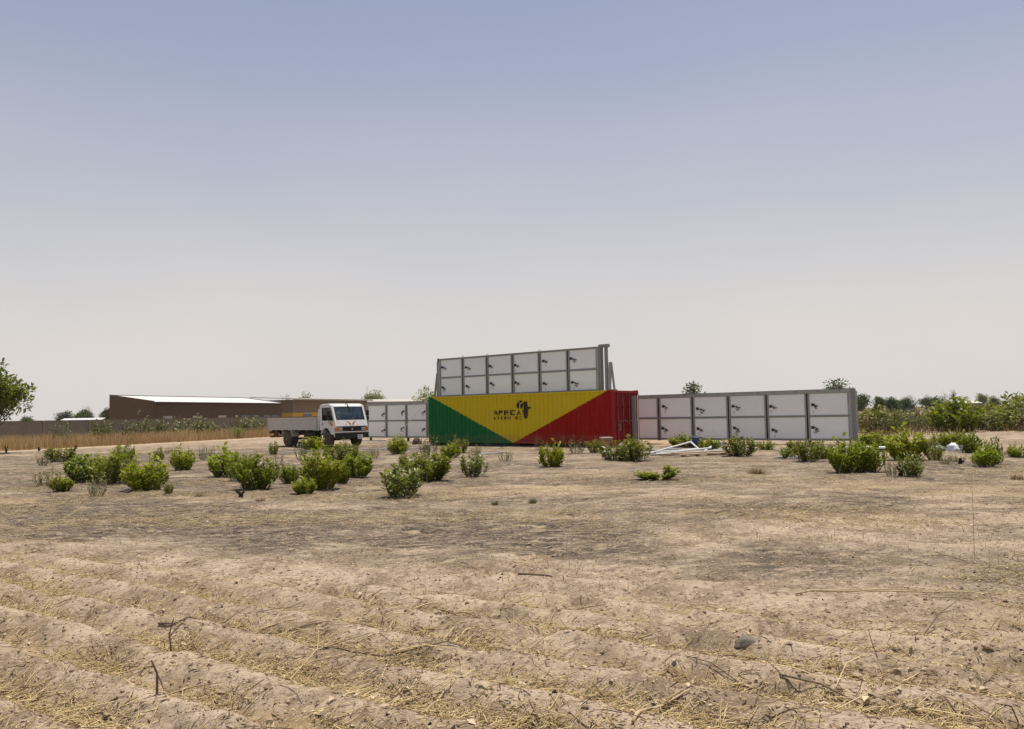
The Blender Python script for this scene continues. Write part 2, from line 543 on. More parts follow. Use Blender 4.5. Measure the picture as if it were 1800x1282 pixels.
# a pale wheel track along the grass verge
vx, vy = -21.6 + 30.6, 70.3 - 47.7
vl = math.hypot(vx, vy)
off = ((X + 30.6) * vy - (Y - 47.7) * vx) / vl
track = np.exp(-((off + 0.6 * (fbm(X * .1, Y * .1, 8, 2) - .5)) / 0.75) ** 2)
ground_v = np.stack([X, Y, Z], -1).reshape(-1, 3)
ii = (np.arange(NR - 1)[:, None] * NC + np.arange(NC - 1)[None, :]).ravel()
ground_f = np.stack([ii, ii + 1, ii + NC + 1, ii + NC], 1)
# the same sheet runs on to the horizon, a little lower
G = 40
gx = np.sign(np.linspace(-1, 1, G)) * np.abs(np.linspace(-1, 1, G)) ** 3 * 4000
gX, gY = np.meshgrid(gx, gx + 60)
base = len(ground_v)
ground_v = np.concatenate([ground_v, np.stack([gX, gY, np.full_like(gX, -0.27)], -1).reshape(-1, 3)])
ii = (np.arange(G - 1)[:, None] * G + np.arange(G - 1)[None, :]).ravel() + base
ground_f = np.concatenate([ground_f, np.stack([ii, ii + 1, ii + G + 1, ii + G], 1)])

def ground_material():
    m = bpy.data.materials.new('dry_soil')
    m.use_nodes = True
    nt = m.node_tree
    N, Lk = nt.nodes, nt.links
    b = N['Principled BSDF']
    b.inputs['Roughness'].default_value = 0.95
    b.inputs['Specular IOR Level'].default_value = 0.15
    tc = N.new('ShaderNodeTexCoord')
    def noise(scale, detail=6, rough=0.6, stretch=None):
        n = N.new('ShaderNodeTexNoise')
        n.inputs['Scale'].default_value = scale
        n.inputs['Detail'].default_value = detail
        n.inputs['Roughness'].default_value = rough
        if stretch:
            mp = N.new('ShaderNodeMapping')
            mp.inputs['Scale'].default_value = stretch
            mp.inputs['Rotation'].default_value = (0, 0, 0.35)
            Lk.new(tc.outputs['Object'], mp.inputs['Vector'])
            Lk.new(mp.outputs['Vector'], n.inputs['Vector'])
        else:
            Lk.new(tc.outputs['Object'], n.inputs['Vector'])
        return n.outputs['Fac']
    def attr(nm):
        a = N.new('ShaderNodeAttribute')
        a.attribute_name = nm
        return a.outputs['Fac']
    def rng_(v, a, c, lo=0.0, hi=1.0):
        r = N.new('ShaderNodeMapRange')
        r.interpolation_type = 'SMOOTHSTEP'
        r.inputs['From Min'].default_value = a
        r.inputs['From Max'].default_value = c
        r.inputs['To Min'].default_value = lo
        r.inputs['To Max'].default_value = hi
        Lk.new(v, r.inputs['Value'])
        return r.outputs['Result']
    def mul(a, c):
        r = N.new('ShaderNodeMath')
        r.operation = 'MULTIPLY'
        r.use_clamp = True
        for i, s in enumerate((a, c)):
            if isinstance(s, (int, float)): r.inputs[i].default_value = s
            else: Lk.new(s, r.inputs[i])
        return r.outputs['Value']
    def mix(f, A, B):
        x = N.new('ShaderNodeMix')
        x.data_type = 'RGBA'
        Lk.new(f, x.inputs['Factor'])
        for s, k in ((A, 'A'), (B, 'B')):
            if isinstance(s, tuple): x.inputs[k].default_value = s + (1,)
            else: Lk.new(s, x.inputs[k])
        return x.outputs['Result']
    c = mix(rng_(noise(1.3, 8), 0.38, 0.62), (0.235, 0.173, 0.112), (0.445, 0.35, 0.245))
    c = mix(mul(rng_(noise(20, 6, 0.72, (0.55, 1.5, 1)), 0.50, 0.58), 0.6), c, (0.17, 0.12, 0.076))
    c = mix(mul(rng_(noise(9, 6, 0.65), 0.5, 0.60), 0.5), c, (0.51, 0.405, 0.285))
    # straw colour
    c = mix(mul(attr('straw'), rng_(noise(14, 8, 0.75, (0.4, 1.5, 1)), 0.42, 0.58)), c, (0.34, 0.24, 0.105))
    # ash and charcoal
    ash = mix(rng_(noise(3.0, 7, 0.65), 0.40, 0.62), (0.056, 0.044, 0.034), (0.135, 0.104, 0.075))
    c = mix(mul(attr('burn'), rng_(noise(5.5, 10, 0.78, (0.5, 1.4, 1)), 0.43, 0.51, 0.28, 1.0)), c, ash)
    c = mix(mul(rng_(noise(60, 3, 0.6), 0.60, 0.66), 0.75), c, (0.055, 0.042, 0.032))
    c = mix(mul(rng_(noise(48, 3, 0.6, (0.5, 1.4, 1)), 0.60, 0.67), 0.8), c, (0.56, 0.44, 0.27))
    c = mix(attr('track'), c, (0.47, 0.35, 0.22))
    Lk.new(c, b.inputs['Base Color'])
    b1 = N.new('ShaderNodeBump')
    b1.inputs['Strength'].default_value = 0.9
    b1.inputs['Distance'].default_value = 0.022
    Lk.new(noise(22, 8, 0.68), b1.inputs['Height'])
    b2 = N.new('ShaderNodeBump')
    b2.inputs['Strength'].default_value = 0.6
    b2.inputs['Distance'].default_value = 0.006
    Lk.new(noise(90, 4, 0.6), b2.inputs['Height'])
    Lk.new(b1.outputs['Normal'], b2.inputs['Normal'])
    Lk.new(b2.outputs['Normal'], b.inputs['Normal'])
    return m

gm = np_mesh('ground', ground_v, ground_f, ground_material(), smooth=True)
for nm, arr in (('burn', burn), ('straw', np.clip(straw, 0, 1)), ('track', np.clip(track * 0.9, 0, 1))):
    a = gm.attributes.new(nm, 'FLOAT', 'POINT')
    a.data.foreach_set('value', np.concatenate([arr.ravel(), np.full(G * G, 0.25 if nm == 'burn' else 0.4 if nm == 'straw' else 0.0)]).astype(np.float32))
ground = tag(link('ground', gm), kind='structure')
# ---------------------------------------------------------------- shared materials
M_alu = mat('galvanised_frame', (0.33, 0.345, 0.34), 0.45, 0.3, 0.12, 5, dirt=(0.22, 0.20, 0.18), dirt_amt=0.5)
M_alu_dark = mat('weathered_galvanised', (0.24, 0.245, 0.24), 0.5, 0.3, 0.15, 5, dirt=(0.14, 0.13, 0.12), dirt_amt=0.5)
M_gap = mat('dark_steel', (0.035, 0.035, 0.036), 0.6, 0.2, 0.2, 6)
M_back = mat('white_backsheet', (0.82, 0.855, 0.85), 0.5, 0, 0.03, 1.2, dirt=(0.74, 0.73, 0.71), dirt_amt=0.3)
_nt = M_back.node_tree
_b = _nt.nodes['Principled BSDF']
_src = _b.inputs['Base Color'].links[0].from_socket
_oi = _nt.nodes.new('ShaderNodeObjectInfo')
_mr = _nt.nodes.new('ShaderNodeMapRange')
_mr.inputs['To Min'].default_value = 0.95
_mr.inputs['To Max'].default_value = 1.04
_nt.links.new(_oi.outputs['Random'], _mr.inputs['Value'])
_hs = _nt.nodes.new('ShaderNodeHueSaturation')
_nt.links.new(_mr.outputs['Result'], _hs.inputs['Value'])
_nt.links.new(_src, _hs.inputs['Color'])
_nt.links.new(_hs.outputs['Color'], _b.inputs['Base Color'])
M_black = mat('black_plastic', (0.016, 0.016, 0.017), 0.5, 0, 0.2, 10)
M_sticker = mat('pale_sticker', (0.52, 0.52, 0.50), 0.5, 0, 0.05, 20)
M_cable = mat('grey_cable', (0.06, 0.058, 0.055), 0.6, 0, 0.2, 30)
M_wood = mat('weathered_wood', (0.38, 0.27, 0.15), 0.85, 0, 0.2, 6, 0.3, 30, dirt=(0.20, 0.13, 0.07), dirt_amt=0.6)
M_white_tube = mat('white_steel_tube', (0.66, 0.66, 0.64), 0.4, 0, 0.06, 6, dirt=(0.45, 0.40, 0.33), dirt_amt=0.4)
M_rubber = mat('dusty_rubber', (0.075, 0.058, 0.045), 0.9, 0, 0.25, 9, dirt=(0.15, 0.11, 0.075), dirt_amt=0.6)

# ---------------------------------------------------------------- the container
CANG = math.atan2(-0.616, 0.788)
CX = Vector((0.788, -0.616, 0)).normalized()
CY = Vector((0.616, 0.788, 0)).normalized()
C0 = Vector((-4.81, 45.5, 0.15))
CL, CW, CH = 12.19, 2.438, 2.59

def tricolour():
    m = bpy.data.materials.new('tricolour_paint')
    m.use_nodes = True
    nt = m.node_tree
    N, Lk = nt.nodes, nt.links
    b = N['Principled BSDF']
    b.inputs['Roughness'].default_value = 0.6
    b.inputs['Specular IOR Level'].default_value = 0.12
    tc = N.new('ShaderNodeTexCoord')
    sp = N.new('ShaderNodeSeparateXYZ')
    Lk.new(tc.outputs['Object'], sp.inputs['Vector'])
    wob = N.new('ShaderNodeTexNoise')
    wob.inputs['Scale'].default_value = 7
    Lk.new(tc.outputs['Object'], wob.inputs['Vector'])
    def math_(op, a, c):
        n = N.new('ShaderNodeMath')
        n.operation = op
        for i, s in enumerate((a, c)):
            if isinstance(s, (int, float)): n.inputs[i].default_value = s
            else: Lk.new(s, n.inputs[i])
        return n.outputs['Value']
    wv = math_('MULTIPLY', math_('SUBTRACT', wob.outputs['Fac'], 0.5), 0.05)
    z = math_('ADD', sp.outputs['Z'], wv)
    # green below the line (0.10, 2.59) - (6.06, 0.03); red below the line (6.10, 0.03) - (11.95, 2.59)
    gl = math_('ADD', math_('MULTIPLY', math_('SUBTRACT', sp.outputs['X'], 0.18), -(2.56 / 5.90)), 2.59)
    rl = math_('ADD', math_('MULTIPLY', math_('SUBTRACT', sp.outputs['X'], 6.10), 2.56 / 5.80), 0.03)
    isg = math_('LESS_THAN', z, gl)
    isr = math_('LESS_THAN', z, rl)
    def mix(f, A, B):
        x = N.new('ShaderNodeMix')
        x.data_type = 'RGBA'
        if isinstance(f, (int, float)): x.inputs['Factor'].default_value = f
        else: Lk.new(f, x.inputs['Factor'])
        for s, k in ((A, 'A'), (B, 'B')):
            if isinstance(s, tuple): x.inputs[k].default_value = s + (1,)
            else: Lk.new(s, x.inputs[k])
        return x.outputs['Result']
    c = mix(isg, (0.60, 0.455, 0.012), (0.004, 0.140, 0.036))
    c = mix(isr, c, (0.30, 0.006, 0.004))
    n1 = N.new('ShaderNodeTexNoise')
    n1.inputs['Scale'].default_value = 2.5
    n1.inputs['Detail'].default_value = 8
    n1.inputs['Roughness'].default_value = 0.7
    mp = N.new('ShaderNodeMapping')
    mp.inputs['Scale'].default_value = (2.5, 2.5, 0.45)
    Lk.new(tc.outputs['Object'], mp.inputs['Vector'])
    Lk.new(mp.outputs['Vector'], n1.inputs['Vector'])
    r = N.new('ShaderNodeMapRange')
    r.inputs['From Min'].default_value = 0.45
    r.inputs['From Max'].default_value = 0.8
    r.inputs['To Max'].default_value = 0.08
    Lk.new(n1.outputs['Fac'], r.inputs['Value'])
    c = mix(r.outputs['Result'], c, (0.20, 0.13, 0.07))
    # dust splashed up along the base, in an uneven band
    dz = math_('MULTIPLY', math_('SUBTRACT', math_('MULTIPLY', n1.outputs['Fac'], 0.95), sp.outputs['Z']), 1.6)
    dzc = N.new('ShaderNodeClamp')
    dzc.inputs['Max'].default_value = 0.16
    Lk.new(dz, dzc.inputs['Value'])
    c = mix(dzc.outputs['Result'], c, (0.26, 0.18, 0.11))
    # sun-bleached blotches and scratches
    n2 = N.new('ShaderNodeTexNoise')
    n2.inputs['Scale'].default_value = 1.1
    n2.inputs['Detail'].default_value = 9
    n2.inputs['Roughness'].default_value = 0.75
    Lk.new(tc.outputs['Object'], n2.inputs['Vector'])
    r2 = N.new('ShaderNodeMapRange')
    r2.inputs['From Min'].default_value = 0.52
    r2.inputs['From Max'].default_value = 0.72
    r2.inputs['To Max'].default_value = 0.05
    Lk.new(n2.outputs['Fac'], r2.inputs['Value'])
    c = mix(r2.outputs['Result'], c, (0.42, 0.30, 0.16))
    Lk.new(c, b.inputs['Base Color'])
    return m
M_tri = tricolour()
M_red = mat('red_door_paint', (0.21, 0.005, 0.004), 0.6, 0, 0.15, 3, dirt=(0.10, 0.02, 0.014), dirt_amt=0.5, spec=0.12)
M_redl = mat('red_post_paint', (0.30, 0.014, 0.010), 0.6, 0, 0.12, 3, dirt=(0.20, 0.05, 0.035), dirt_amt=0.4, spec=0.15)
M_rod = mat('lock_rod_steel', (0.20, 0.13, 0.12), 0.5, 0.4, 0.2, 8)
M_roof = mat('container_roof_paint', (0.30, 0.24, 0.08), 0.6, 0, 0.15, 2)
M_under = mat('container_underside', (0.03, 0.027, 0.024), 0.8, 0, 0.2, 2)
M_letter = mat('dark_brown_lettering', (0.030, 0.014, 0.010), 0.6, 0, 0.1, 4)
M_dots = mat('brown_dotted_print', (0.050, 0.027, 0.010), 0.6, 0, 0.4, 60)

PER = 0.278
def corr(x):
    """depth of the corrugated side at x (0 = outermost face)"""
    t = ((x - 0.13) % PER) / PER
    if t < 0.27: return 0.005
    if t < 0.5: return 0.005 + 0.060 * (t - 0.27) / 0.23
    if t < 0.77: return 0.065
    return 0.065 - 0.060 * (t - 0.77) / 0.23

cont = tag(empty('shipping_container', C0, CANG), 'long shipping container painted with green, yellow and red triangles and a dark logo', 'container')
def side_mesh(y_of, sgn):
    xs = [0.13]
    k = 0
    while True:
        x0 = 0.13 + k * PER
        for t in (0.27, 0.5, 0.77, 1.0):
            x = x0 + t * PER
            if x < CL - 0.13: xs.append(x)
        k += 1
        if x0 > CL: break
    xs.append(CL - 0.13)
    mb = MB()
    vs, fs = [], []
    for x in xs:
        for z in (0.14, 2.50):
            vs.append((x, y_of(x), z))
    for i in range(len(xs) - 1):
        f = (2 * i, 2 * i + 2, 2 * i + 3, 2 * i + 1)
        fs.append(f if sgn > 0 else tuple(reversed(f)))
    return mb.add(vs, fs)
side_mesh(corr, 1).build('side_panel', M_tri, cont)
side_mesh(lambda x: CW - corr(x), -1).build('side_panel', M_redl, cont)
MB().box(0.0, CL, -0.002, 0.10, 2.50, 2.586).build('top_rail', M_tri, cont)
MB().box(0.0, CL, CW - 0.10, CW, 2.50, 2.586).build('top_rail', M_redl, cont)
MB().box(0.0, CL, -0.002, 0.12, 0.0, 0.14).build('bottom_rail', M_tri, cont)
MB().box(0.0, CL, CW - 0.12, CW, 0.0, 0.14).build('bottom_rail', M_redl, cont)
for x0, x1, y0, y1, mm in ((-0.004, 0.13, -0.004, 0.10, M_tri), (CL - 0.13, CL + 0.004, -0.004, 0.12, M_redl), (-0.004, 0.13, CW - 0.10, CW + 0.004, M_redl), (CL - 0.13, CL + 0.004, CW - 0.12, CW + 0.004, M_redl)):
    MB().box(x0, x1, y0, y1, 0.11, 2.48).build('corner_post', mm, cont)
for x in (-0.006, CL - 0.172):
    for y in (-0.006, CW - 0.156):
        for z in (-0.01, 2.48):
            mb = MB().cbox(x, x + 0.178, y, y + 0.162, z, z + 0.118, 0.012)
            mb.build('corner_casting', M_tri if (x < 1 and y < 1) else M_redl, cont)
MB().box(0.10, CL - 0.10, 0.09, CW - 0.09, 2.52, 2.57).build('roof', M_roof, cont)
MB().box(0.10, CL - 0.10, 0.10, CW - 0.10, 0.02, 0.12).build('floor', M_under, cont)
MB().box(0.02, 0.06, 0.10, CW - 0.10, 0.13, 2.49).build('end_panel', M_redl, cont)
MB().box(CL - 0.12, CL, 0.12, CW - 0.12, 2.44, 2.56).build('door_header', M_redl, cont)
MB().box(CL - 0.12, CL, 0.12, CW - 0.12, 0.0, 0.12).build('door_sill', M_redl, cont)
for dy0, dy1 in ((0.13, CW / 2 - 0.008), (CW / 2 + 0.008, CW - 0.13)):
    mb = MB()
    xb = CL - 0.06
    mb.box(xb - 0.04, xb, dy0, dy1, 0.13, 2.43)
    for z in (0.16, 0.72, 1.30, 1.88):                     # pressed panels with horizontal ribs
        mb.box(xb, xb + 0.018, dy0 + 0.06, dy1 - 0.06, z, z + 0.50)
    door = mb.build('door', M_red, cont)
    for q in (0.28, 0.74):
        yy = dy0 + q * (dy1 - dy0)
        rod = MB().tube([(xb + 0.045, yy, 0.05), (xb + 0.045, yy, 2.52)], 0.017, 8).build('lock_rod', M_rod, door)
        for z in (0.12, 0.80, 1.75, 2.42):
            MB().box(xb, xb + 0.075, yy - 0.05, yy + 0.05, z - 0.03, z + 0.03).build('rod_bracket', M_red, door)
        MB().bar((xb + 0.075, yy, 1.12), (xb + 0.075, yy + 0.36, 1.07), 0.02, 0.04).build('door_handle', M_rod, door)
    hy = dy0 if dy0 < 1 else dy1
    for z in (0.35, 0.95, 1.65, 2.25):
        MB().box(xb, xb + 0.05, hy - 0.05, hy + 0.05, z - 0.06, z + 0.06).build('hinge', M_redl, door)
MB().box(CL - 0.05, CL - 0.038, 0.55, 0.72, 0.62, 0.98).build('data_plate', M_rod, cont)

# lettering and emblem, pressed onto the corrugated wall
def print_on_side(name, polys, m, thick=0.004):
    import bmesh
    bm = bmesh.new()
    for poly in polys:
        vs = [bm.verts.new((x, 0, z)) for x, z in poly]
        bm.faces.new(vs)
    xmin = min(x for p_ in polys for x, z in p_)
    xmax = max(x for p_ in polys for x, z in p_)
    bmesh.ops.triangulate(bm, faces=bm.faces[:])
    k = int((xmin - 0.13) / PER) - 1
    while 0.13 + k * PER < xmax + PER:
        for t in (0, 0.27, 0.5, 0.77):
            x = 0.13 + (k + t) * PER
            bmesh.ops.bisect_plane(bm, geom=bm.verts[:] + bm.edges[:] + bm.faces[:], plane_co=(x, 0, 0), plane_no=(1, 0, 0), dist=1e-5)
        k += 1
    for v in bm.verts:
        v.co.y = corr(v.co.x) - thick
    for f in bm.faces:
        if f.normal.y > 0: f.normal_flip()
    me = bpy.data.meshes.new(name)
    bm.to_mesh(me)
    bm.free()
    me.materials.append(m)
    return link(name, me, cont)

def glyph(ch):
    """strokes of a wide techno letter on a 1 x 1 cell, as quads"""
    t, s = 0.27, 0.23
    def H(x0, x1, z): return [(x0, z), (x1, z), (x1, z + t), (x0, z + t)]
    def V(x, z0, z1): return [(x, z0), (x + s, z0), (x + s, z1), (x, z1)]
    def Dg(x0, z0, x1, z1, w=0.19): return [(x0, z0), (x0 + w, z0), (x1 + w, z1), (x1, z1)]
    return {
        'A': [Dg(0.0, 0, 0.36, 1.0), [(0.81, 0), (1.0, 0), (0.60, 1.0), (0.41, 1.0)], H(0.24, 0.80, 0.26)],
        'F': [V(0.02, 0, 1 - t), H(0.02, 0.95, 1 - t), H(0.02 + s, 0.80, 0.45)],
        'R': [V(0.02, 0, 1 - t), H(0.02, 0.92, 1 - t), V(0.77, 0.45, 1 - t), H(0.02 + s, 0.92, 0.36), [(0.40, 0.36), (0.58, 0.36), (0.98, 0), (0.78, 0)]],
        'I': [V(0.02, 0, 1)],
        'C': [V(0.02, t, 1 - t), H(0.02, 0.95, 1 - t), H(0.02, 0.95, 0)],
        'G': [V(0.02, t, 1 - t), H(0.02, 0.92, 1 - t), H(0.02, 0.92, 0), V(0.77, t, 0.52), H(0.48, 0.77, 0.38)],
        'E': [V(0.02, t, 1 - t), H(0.02, 0.90, 1 - t), H(0.02, 0.90, 0), H(0.02 + s, 0.80, 0.42)],
        'N': [V(0.02, 0, 1), V(0.79, 0, 1), [(0.17, 1), (0.17, 0.72), (0.79, 0.0), (0.79, 0.28)]],
    }[ch]
def word(name, txt, x0, z0, h, cellw, gap):
    x = x0
    for ch in txt:
        w = cellw * (0.22 if ch == 'I' else 1.0)
        sxw = cellw
        polys = [[(x + px * sxw, z0 + pz * h) for px, pz in p_] for p_ in glyph(ch)]
        print_on_side(name, polys, M_letter)
        x += w + gap
word('letter', 'AFRICA', 4.77, 1.620 - 0.15, 0.268, 0.306, 0.052)
word('letter', 'GREEN', 4.76, 1.395 - 0.15, 0.165, 0.172, 0.074)
word('letter', 'EC', 6.235, 1.390 - 0.15, 0.160, 0.172, 0.074)
# emblem: outline of a continent in pieces, (px in the 18x scan) -> metres on the wall
def em(pts):
    return [(6.32 + (x - 1020) / 470 * 0.955, 2.234 - (y - 255) / 595 * 0.965) for x, y in pts]
print_on_side('emblem', [em([(1085, 272), (1185, 255), (1215, 290), (1160, 345)]),
    em([(1075, 290), (1142, 362), (1095, 378), (1108, 520), (1065, 522), (1035, 490), (1022, 420), (1040, 330)]),
    em([(1235, 315), (1258, 305), (1262, 380), (1225, 440), (1195, 515), (1155, 522), (1152, 395)]),
    em([(1240, 525), (1240, 730), (1222, 728), (1222, 620), (1195, 560)])], M_letter)
print_on_side('emblem', [em([(1265, 300), (1335, 292), (1362, 320), (1372, 390), (1425, 470), (1492, 468), (1480, 505), (1450, 535), (1425, 535), (1400, 600), (1402, 690), (1385, 760), (1350, 830), (1295, 850), (1262, 790), (1285, 760), (1282, 560), (1325, 440), (1285, 430), (1275, 370)])], M_dots)

# supports under the container
M_block = mat('concrete_block', (0.22, 0.20, 0.17), 0.9, 0, 0.2, 6, 0.4, 30)
M_pipe_black = mat('black_pipe', (0.02, 0.02, 0.02), 0.5, 0, 0.2, 8)
for i, (lx, ly, lb) in enumerate(((0.25, 0.15, 'concrete block under the green corner of the container'), (4.2, 0.2, 'concrete block under the container below the yellow triangle'), (8.2, 0.2, 'concrete block under the middle of the red paint'), (11.9, 0.2, 'concrete block under the red door corner of the container'))):
    p = C0 + CX * lx + CY * ly
    z0 = tz(p.x, p.y) - 0.03
    o = MB().cbox(-0.2, 0.2, -0.1, 0.3, 0, 0.138 - z0, 0.02).build('concrete_block', M_block, loc=(p.x, p.y, z0))
    o.rotation_euler = (0, 0, CANG)
    tag(o, lb, 'block', 'blocks carrying the container')
for i, (lx0, lx1, ly, lb) in enumerate(((2.9, 6.0, -0.5, 'long black pipe on the ground in front of the yellow paint'), (3.6, 6.6, -0.25, 'black pipe lying tucked under the container behind another pipe'))):
    a, c = C0 + CX * lx0 + CY * ly, C0 + CX * lx1 + CY * (ly + 0.1)
    o = MB().tube([(a.x, a.y, tz(a.x, a.y) + 0.04), ((a.x + c.x) / 2, (a.y + c.y) / 2, tz((a.x + c.x) / 2, (a.y + c.y) / 2) + 0.05), (c.x, c.y, tz(c.x, c.y) + 0.04)], 0.045, 8).build('black_pipe', M_pipe_black)
    tag(o, lb, 'pipe', 'black pipes by the container')

for ly, lb in ((0.45, 'front dark steel beam added to close the gap under the container'), (1.9, 'rear dark steel beam added to close the gap under the container')):
    p = C0 + CX * 0.5 + CY * ly
    o = MB().box(0, 11.2, -0.07, 0.07, -0.06, 0.145).build('gap_beam', M_under, loc=(p.x, p.y, 0.0))  # full-length dark beam added to hide sunlit ground seen through the gap
    o.rotation_euler = (0, 0, CANG)
    tag(o, lb, 'beam', 'dark beams closing the gap under the container', 'thing')

# ---------------------------------------------------------------- solar racks
def cable_mesh(k):
    r = random.Random(k)
    mb = MB()
    for _ in range(2):
        ax, dz = r.uniform(0.16, 0.30), r.uniform(0.10, 0.24)
        pts = [(0.05, -0.02, -0.02), (ax * 0.6, -0.05, -0.03 + r.uniform(-.02, .05)), (ax, -0.05, -dz * 0.4), (ax * 0.8, -0.04, -dz), (ax * 0.5, -0.03, -dz * 0.8), (ax * 0.55, -0.03, -dz * 0.3), (ax * 1.2, -0.02, -dz * (0.2 + r.random()))]
        mb.tube(pts, 0.011, 4)
    mb.box(0.15, 0.20, -0.055, -0.02, -0.07, -0.02)
    return mb.mesh('cable', M_cable)
CABLES = [cable_mesh(k) for k in range(5)]
JBOX = MB().cbox(-0.07, 0.07, -0.045, 0.0, -0.065, 0.065, 0.012).mesh('junction_box', M_black)
STICK = MB().box(-0.035, 0.035, -0.003, 0.0, -0.05, 0.05).mesh('sticker', M_sticker)
BOLT = MB().lathe([(0.0, -0.022), (0.022, -0.022), (0.026, 0.0)], 6).mesh('bolt', M_gap)

def solar_rack(label, origin, ncol, colw, H, rail, jside, cols=None, seed=0):
    r = random.Random(seed)
    root = tag(empty('solar_rack', origin, CANG), label, 'solar rack', 'racks of solar panels seen from behind')
    L = ncol * colw
    rows = 2
    z0, z1 = 0.07, H - (0.17 if rail else 0.07)
    zm = (z0 + z1) / 2
    cols = range(ncol) if cols is None else cols
    if rail:
        MB().box(-0.05, L + 0.05, -0.02, 0.16, z1, H - 0.025).build('top_rail', M_alu, root)
        MB().box(-0.07, L + 0.07, -0.035, 0.18, H - 0.025, H).build('rail_cap', M_alu_dark, root)
        for c in range(ncol):
            for t in (0.22, 0.78):
                link('bolt', BOLT, root, (c * colw + colw * t + r.uniform(-.1, .1), -0.02, (z1 + H) / 2 + 0.01))
    else:
        MB().box(-0.05, L + 0.05, -0.02, 0.16, z1, H).build('top_rail', M_alu_dark, root)
    MB().box(-0.05, L + 0.05, -0.015, 0.16, 0.0, z0).build('bottom_rail', M_alu_dark, root)
    for k in range(ncol + 1):
        x = k * colw
        if k in (0, ncol):
            MB().box(x - 0.06, x + 0.06, -0.012, 0.15, z0, z1).build('post', M_alu, root)
        else:
            MB().box(x - 0.085, x - 0.035, -0.012, 0.14, z0, z1).build('post', M_alu, root)
            MB().box(x + 0.045, x + 0.085, -0.012, 0.14, z0, z1).build('post', M_alu, root)
            MB().box(x - 0.035, x + 0.045, 0.06, 0.12, z0, z1).build('dark_gap_strip', M_gap, root)  # dark strip added so the shaded gap between frames shows black
    for c in cols:
        xa, xb = c * colw + 0.085, (c + 1) * colw - 0.085
        MB().box(xa, xb, 0.0, 0.10, zm - 0.025, zm + 0.025).build('mid_rail', M_alu_dark, root)
        for row in range(rows):
            a, b_ = (z0, zm - 0.025) if row == 0 else (zm + 0.025, z1)
            pn = MB().box(xa, xb, 0.035, 0.06, a, b_).build('solar_panel', M_back, root)
            fr = MB()
            fr.box(xa, xa + 0.03, 0.012, 0.035, a, b_)
            fr.box(xb - 0.03, xb, 0.012, 0.035, a, b_)
            fr.box(xa + 0.03, xb - 0.03, 0.012, 0.035, a, a + 0.028)
            fr.box(xa + 0.03, xb - 0.03, 0.012, 0.035, b_ - 0.028, b_)
            fr.build('panel_frame', M_alu, pn)
            sx = 1 if jside < 0 else -1
            jx = (xa + 0.15 if jside < 0 else xb - 0.15) + r.uniform(-.05, .05)
            jz = a + (b_ - a) * (0.50 + r.uniform(-.09, .09))
            link('junction_box', JBOX, pn, (jx, 0.033, jz))
            cb = link('cable', CABLES[r.randrange(5)], pn, (jx, 0.033, jz))
            cb.scale = (sx * r.uniform(.8, 1.2), 1, r.uniform(.7, 1.3))
            if r.random() < 0.8:
                link('sticker', STICK, pn, (jx + sx * r.uniform(0.0, .14), 0.032, jz - r.uniform(.22, .32)))
    return root

# folded-out rack to the right of the container
rr0 = Vector((15.28, 36.15, 0)) - CX * 11.58
rackR = solar_rack('long rack of twelve white-backed solar panels standing right of the red doors', (rr0.x, rr0.y, 0.18), 6, 1.93, 2.37, True, -1, seed=3)
MB().box(11.64, 11.80, 0.0, 0.20, 0.0, 2.36).build('end_post', M_alu_dark, rackR)
MB().tube([(11.87, -0.02, 0.35), (11.87, -0.02, 2.25)], 0.035, 8).build('corner_tube', M_alu, rackR)
for x in (1.9, 5.8, 9.7):
    MB().box(x - 0.06, x + 0.06, 0.02, 0.14, -0.22, 0.0).build('foot', M_gap, rackR)
# the white pole before it, beside the door end
pp = C0 + CX * (CL + 0.24) + CY * 1.90
o = MB().tube([(pp.x, pp.y, tz(pp.x, pp.y) - 0.03), (pp.x, pp.y, 2.50)], 0.028, 8).build('metal_pole', M_white_tube)
tag(o, 'thin white metal pole standing at the edge of the red door end', 'pole')
pq = C0 + CX * (CL + 0.14) + CY * 1.72
o = MB().box(-0.10, 0.10, -0.03, 0.03, 0, 2.50).build('steel_upright', M_alu, loc=(pq.x, pq.y, tz(pq.x, pq.y) - 0.03))
o.rotation_euler = (0, 0, CANG)
tag(o, 'wide grey steel upright between the red doors and the thin white pole', 'upright')
# rack to the left, partly behind truck and container
rl0 = Vector((-5.62, 52.5, 0)) - CX * 5.9
rackL = solar_rack('rack of solar panel backs between the truck cab and the green container end', (rl0.x, rl0.y, 0.23), 5, 1.95, 2.40, True, 1, seed=5)
for x in (0.3, 4.0, 7.7):
    MB().box(x - 0.06, x + 0.06, 0.02, 0.14, -0.28, 0.0).build('foot', M_gap, rackL)
